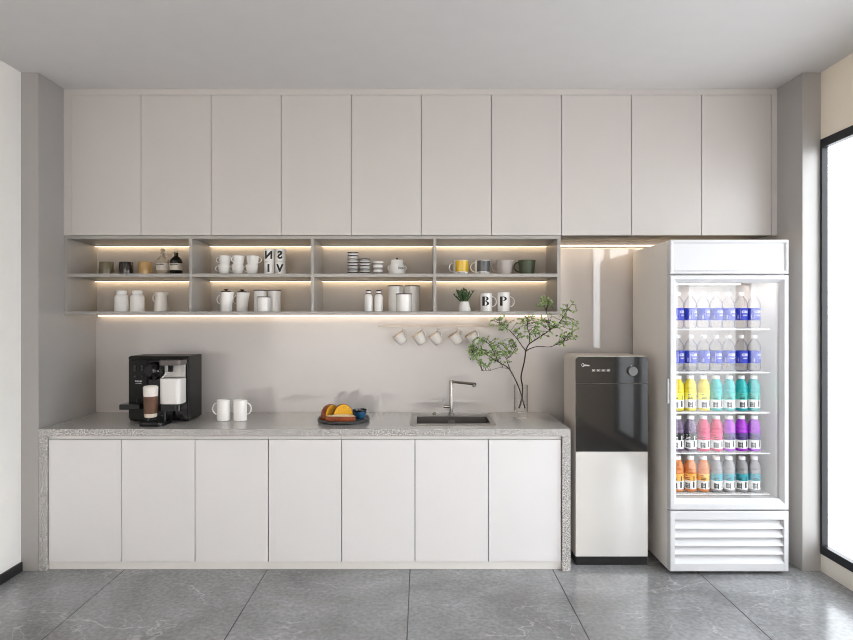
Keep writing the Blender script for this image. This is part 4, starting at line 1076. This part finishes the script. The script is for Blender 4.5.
for zz in SHZ:
    m = MB(); r_ = 0.0022
    for yy, rr in ((sy0, 0.0029), (sy1, 0.003), (sy0 + 0.16, 0.0026), (sy0 + 0.32, 0.0026)):
        zz_ = 0 if rr > 0.0028 else -0.004
        m.tube([(sx0, yy, zz_), (sx1, yy, zz_)], rr, 8)
    m.box(sx0, sx1, sy0 - 0.0015, sy0 + 0.0015, -0.006, -0.002)
    for xx in (sx0, sx1): m.tube([(xx, sy0, 0), (xx, sy1, 0)], 0.003, 8)
    nn = 30
    for k in range(1, nn):
        xx = sx0 + (sx1 - sx0) * k / nn
        m.tube([(xx, sy0, 0.0006), (xx, sy1, 0.0006)], 0.0019, 5)
    for yy in (sy0 + 0.03, sy0 + 0.06, sy0 + 0.09, sy0 + 0.12): m.tube([(sx0, yy, 0.0004), (sx1, yy, 0.0004)], 0.0016, 5)
    if shelf0 is None:
        shelf0 = m.build('wire_shelf', M['wire'], t, 40, off=Z0); o = shelf0
    else:
        o = shelf0.copy(); col.objects.link(o); o.parent = t
    o.location = Vector((0, 0, zz)) - Vector(t.location)

# bottles
BYc = -0.556
bxs = [wx(p, BYc) for p in (677.6, 690.4, 703.3, 715.9, 728.6, 741.3, 753.9)]
pos = ['nearest the fridge hinge-side left edge', 'second', 'third', 'fourth', 'fifth', 'sixth', 'last towards the right']
def posw(k): return ['leftmost, half hidden by the door frame', 'second from left', 'third from left', 'fourth, in the middle', 'third from right', 'second from right', 'rightmost'][k]
def water_bottle(label):
    t = thing('water_bottle', Z0, label, 'bottle')
    MB().lathe([(0, 0.004), (0.024, 0.0), (0.031, 0.003), (0.0348, 0.012), (0.0348, 0.044), (0.0342, 0.046), (0.0342, 0.121), (0.0348, 0.123), (0.0348, 0.140), (0.0340, 0.149), (0.0305, 0.161), (0.0240, 0.172), (0.0165, 0.181), (0.0135, 0.187), (0.0130, 0.195)], 36).build('bottle_body', M['bottle_clear'], t, 45)
    lb = MB().lathe([(0.0350, 0.047), (0.0350, 0.120)], 40).build('label', M['label_blue'], t, 45)
    m = MB()
    for a in (-PI / 2 + 0.45, PI / 2 + 0.45):
        m.bm(wrap(text_bm('CIRS', 0.0210, bold=0.0008), 0.0356, 0.096, a)); m.bm(wrap(text_bm('water', 0.0130, bold=0.0003), 0.0356, 0.078, a))
        m.bm(wrap(poly_bm([[(-0.0006, -0.028), (0.0006, -0.028), (0.0006, 0.028), (-0.0006, 0.028)]]), 0.0356, 0.083, a - 0.75))
        m.bm(wrap(poly_bm([[(-0.004, -0.012 + 0.006 * j), (0.004, -0.012 + 0.006 * j), (0.004, -0.009 + 0.006 * j), (-0.004, -0.009 + 0.006 * j)] for j in range(4)]), 0.0356, 0.07, a - 1.15))
    m.build('label_print', M['label_white'], lb, 0)
    MB().lathe([(0.0125, 0.193), (0.0155, 0.194), (0.0155, 0.210), (0.014, 0.2125), (0, 0.2125)], 28).build('cap', M['cap_white'], t, 40)
    return t
def drink_bottle(label, liq, lab, cat='bottle'):
    t = thing('drink_bottle', Z0, label, cat)
    MB().lathe([(0, 0.004), (0.026, 0.0), (0.032, 0.003), (0.0348, 0.009), (0.0348, 0.0165), (0.0340, 0.018), (0.0340, 0.108), (0.0348, 0.110), (0.0348, 0.124), (0.0322, 0.1285), (0.0322, 0.1305), (0.0345, 0.136), (0.0340, 0.146), (0.0300, 0.163), (0.0235, 0.177), (0.0180, 0.186), (0.0165, 0.190)], 36).build('bottle_body', M[liq], t, 45)
    C, zs = 64, [0.0175]
    rows = 20
    z0, z1 = 0.0175, 0.1085
    split = 11                                       # rows of white below the coloured band
    vs, fs, ms = [], [], []
    for i in range(rows + 1):
        z = z0 + (z1 - z0) * i / rows
        vs += [(0.0352 * math.cos(2 * PI * k / C), 0.0352 * math.sin(2 * PI * k / C), z) for k in range(C)]
    for i in range(rows):
        for k in range(C):
            u = k % 32
            white = i < split
            mi = 0 if white else 1
            if white:
                if 4 <= u <= 11 and 1 <= i <= 7 and not (u in (7, 9) and i % 2): mi = 2 if (i + u) % 4 == 0 else 3
                elif u in (17, 18, 19) and 2 <= i <= 9: mi = 2
                elif 23 <= u <= 27 and i % 3 != 0 and 1 <= i <= 8 and (u + i) % 2 == 0: mi = 3
            else:
                if 4 <= u <= 11 and 12 <= i <= 14 and i % 2 == 0: mi = 2
                elif 4 <= u <= 7 and i == 17: mi = 2
                elif u in (18, 19) and 11 <= i <= 16: mi = 2
                elif 23 <= u <= 28 and i in (14, 17): mi = 3
                if lab == 'lab_black' and mi in (2, 3): mi = 0
            fs.append((i * C + k, i * C + (k + 1) % C, (i + 1) * C + (k + 1) % C, (i + 1) * C + k)); ms.append(mi)
    mb = MB(); mb.add(vs, fs); mb.m = ms
    mb.build('label', [M['label_white'], M[lab], M['black_letter'], M['print_grey']], t, 45)
    MB().lathe([(0.0160, 0.1875), (0.0200, 0.1885), (0.0200, 0.2060), (0.0185, 0.2085), (0, 0.2085)], 32).build('cap', M['cap_white'], t, 40)
    return t
rb = random.Random(5)
protos = {}
rowdef = [
    [('water', None, 'clear water bottle with blue label, top fridge shelf')] * 7,
    [('water', None, 'clear water bottle with blue label, second fridge shelf')] * 7,
    [('liq_yellow', 'lab_yellow', 'yellow drink bottle')] * 3 + [('liq_teal', 'lab_teal', 'teal drink bottle')] * 4,
    [('liq_plum', 'lab_black', 'dull plum drink bottle with black label')] * 2 + [('liq_pink', 'lab_pink', 'pink drink bottle')] * 2 + [('liq_purple', 'lab_purple', 'bright purple drink bottle')] * 3,
    [('liq_orange', 'lab_orange', 'orange drink bottle')] * 3 + [('liq_grey', 'lab_aqua', 'grey drink bottle with aqua label')] * 4,
]
rel = {1: [''], 2: ['left one of the pair', 'right one of the pair'], 3: ['leftmost of three, behind the door frame', 'middle of three', 'rightmost of three'], 4: ['leftmost of four', 'second of four from left', 'third of four from left', 'rightmost of four']}
gname = ['water bottles on the top fridge shelf', 'water bottles on the second fridge shelf', 'drinks on the third fridge shelf', 'drinks on the fourth fridge shelf', 'drinks on the bottom fridge shelf']
for rI, row in enumerate(rowdef):
    for k, (liq, lab, text) in enumerate(row):
        if liq == 'water':
            label = text + ', ' + posw(k)
        else:
            same = [i for i, q in enumerate(row) if q[0] == liq]
            w_ = rel[len(same)][k - same[0]]
            if liq == 'liq_purple' and k == same[0]: w_ = 'leftmost of three, beside the pink ones'
            if liq == 'liq_plum': w_ = ('half hidden by the door frame', 'fully visible beside the pink ones')[k]
            label = '%s, %s' % (text, w_)
            if liq == 'liq_yellow' or liq == 'liq_orange': label = '%s, %s' % (text, ('half hidden by the door frame', 'second from the door frame', 'standing next to the %s bottles' % ('teal' if liq == 'liq_yellow' else 'grey'))[k])
        if liq not in protos:
            o = water_bottle(label) if liq == 'water' else drink_bottle(label, liq, lab)
            protos[liq] = o
        else: o = copy_tree(protos[liq], label=label)
        o['group'] = gname[rI]
        o.location = (bxs[k], BYc + rb.uniform(-0.004, 0.004), SHZ[rI] + 0.0042)
        base = -PI / 2 if liq != 'water' else 0.0
        o.rotation_euler = (0, 0, (R(-168) if liq != 'water' else 0) + rb.uniform(-0.3, 0.3))

# ------------------------------------------------------------------ light
wd = bpy.data.worlds.new('daylight'); scene.world = wd; wd.use_nodes = True
nt = wd.node_tree; bg = nt.nodes['Background']
tc = nt.nodes.new('ShaderNodeTexCoord'); sp_ = nt.nodes.new('ShaderNodeSeparateXYZ'); nt.links.new(tc.outputs['Generated'], sp_.inputs[0])
rp = nt.nodes.new('ShaderNodeValToRGB')
mr = nt.nodes.new('ShaderNodeMapRange'); mr.inputs['From Min'].default_value = -1; mr.inputs['From Max'].default_value = 1
nt.links.new(sp_.outputs['Z'], mr.inputs['Value']); nt.links.new(mr.outputs[0], rp.inputs['Fac'])
rp.color_ramp.elements[0].position = 0.40; rp.color_ramp.elements[0].color = (0.49, 0.51, 0.53, 1)
rp.color_ramp.elements[1].position = 0.52; rp.color_ramp.elements[1].color = (0.90, 0.96, 1.0, 1)
nt.links.new(rp.outputs['Color'], bg.inputs['Color']); bg.inputs['Strength'].default_value = 5.6

def area(name, loc, rot, sx, sy, power, c=(1, 1, 1), portal=False):
    l = bpy.data.lights.new(name, 'AREA'); l.shape = 'RECTANGLE'; l.size = sx; l.size_y = sy; l.energy = power; l.color = c
    if portal: l.cycles.is_portal = True
    o = bpy.data.objects.new(name, l); o.location = loc; o.rotation_euler = rot; col.objects.link(o); return o
area('window_portal', (RW + 0.06, (WY0 + WY1) / 2, (WZ0 + WZ1) / 2), (0, PI / 2, 0), WZ1 - WZ0, WY1 - WY0, 1, portal=True)
for px_, e_ in ((-1.5, 62), (0.0, 50), (1.4, 34)):       # added fill lamps behind the camera, bounced off the rear wall
    area('added_fill_light', (px_, -5.7, CEIL - 0.25), (R(-48), 0, 0), 1.3, 0.5, e_, (1.0, 0.97, 0.94))

# ------------------------------------------------------------------ camera and view
cam = bpy.data.cameras.new('camera'); co = bpy.data.objects.new('camera', cam); col.objects.link(co)
co.location = (0, CAM_Y, CAM_Z); co.rotation_euler = (PI / 2, 0, 0)
cam.sensor_fit = 'HORIZONTAL'; cam.sensor_width = 36.0; cam.lens = 36.0 * F / 853.0
cam.shift_x = (426.5 - VX) / 853.0; cam.shift_y = -(320.0 - VY) / 853.0
cam.clip_start = 0.05
scene.camera = co
scene.view_settings.view_transform = 'Standard'
scene.view_settings.exposure = 0.2
scene.cycles.filter_width = 0.95
scene.cycles.caustics_reflective = False
scene.cycles.caustics_refractive = False
scene.cycles.transparent_max_bounces = 24
scene.cycles.max_bounces = 12
scene.cycles.sample_clamp_indirect = 6.0
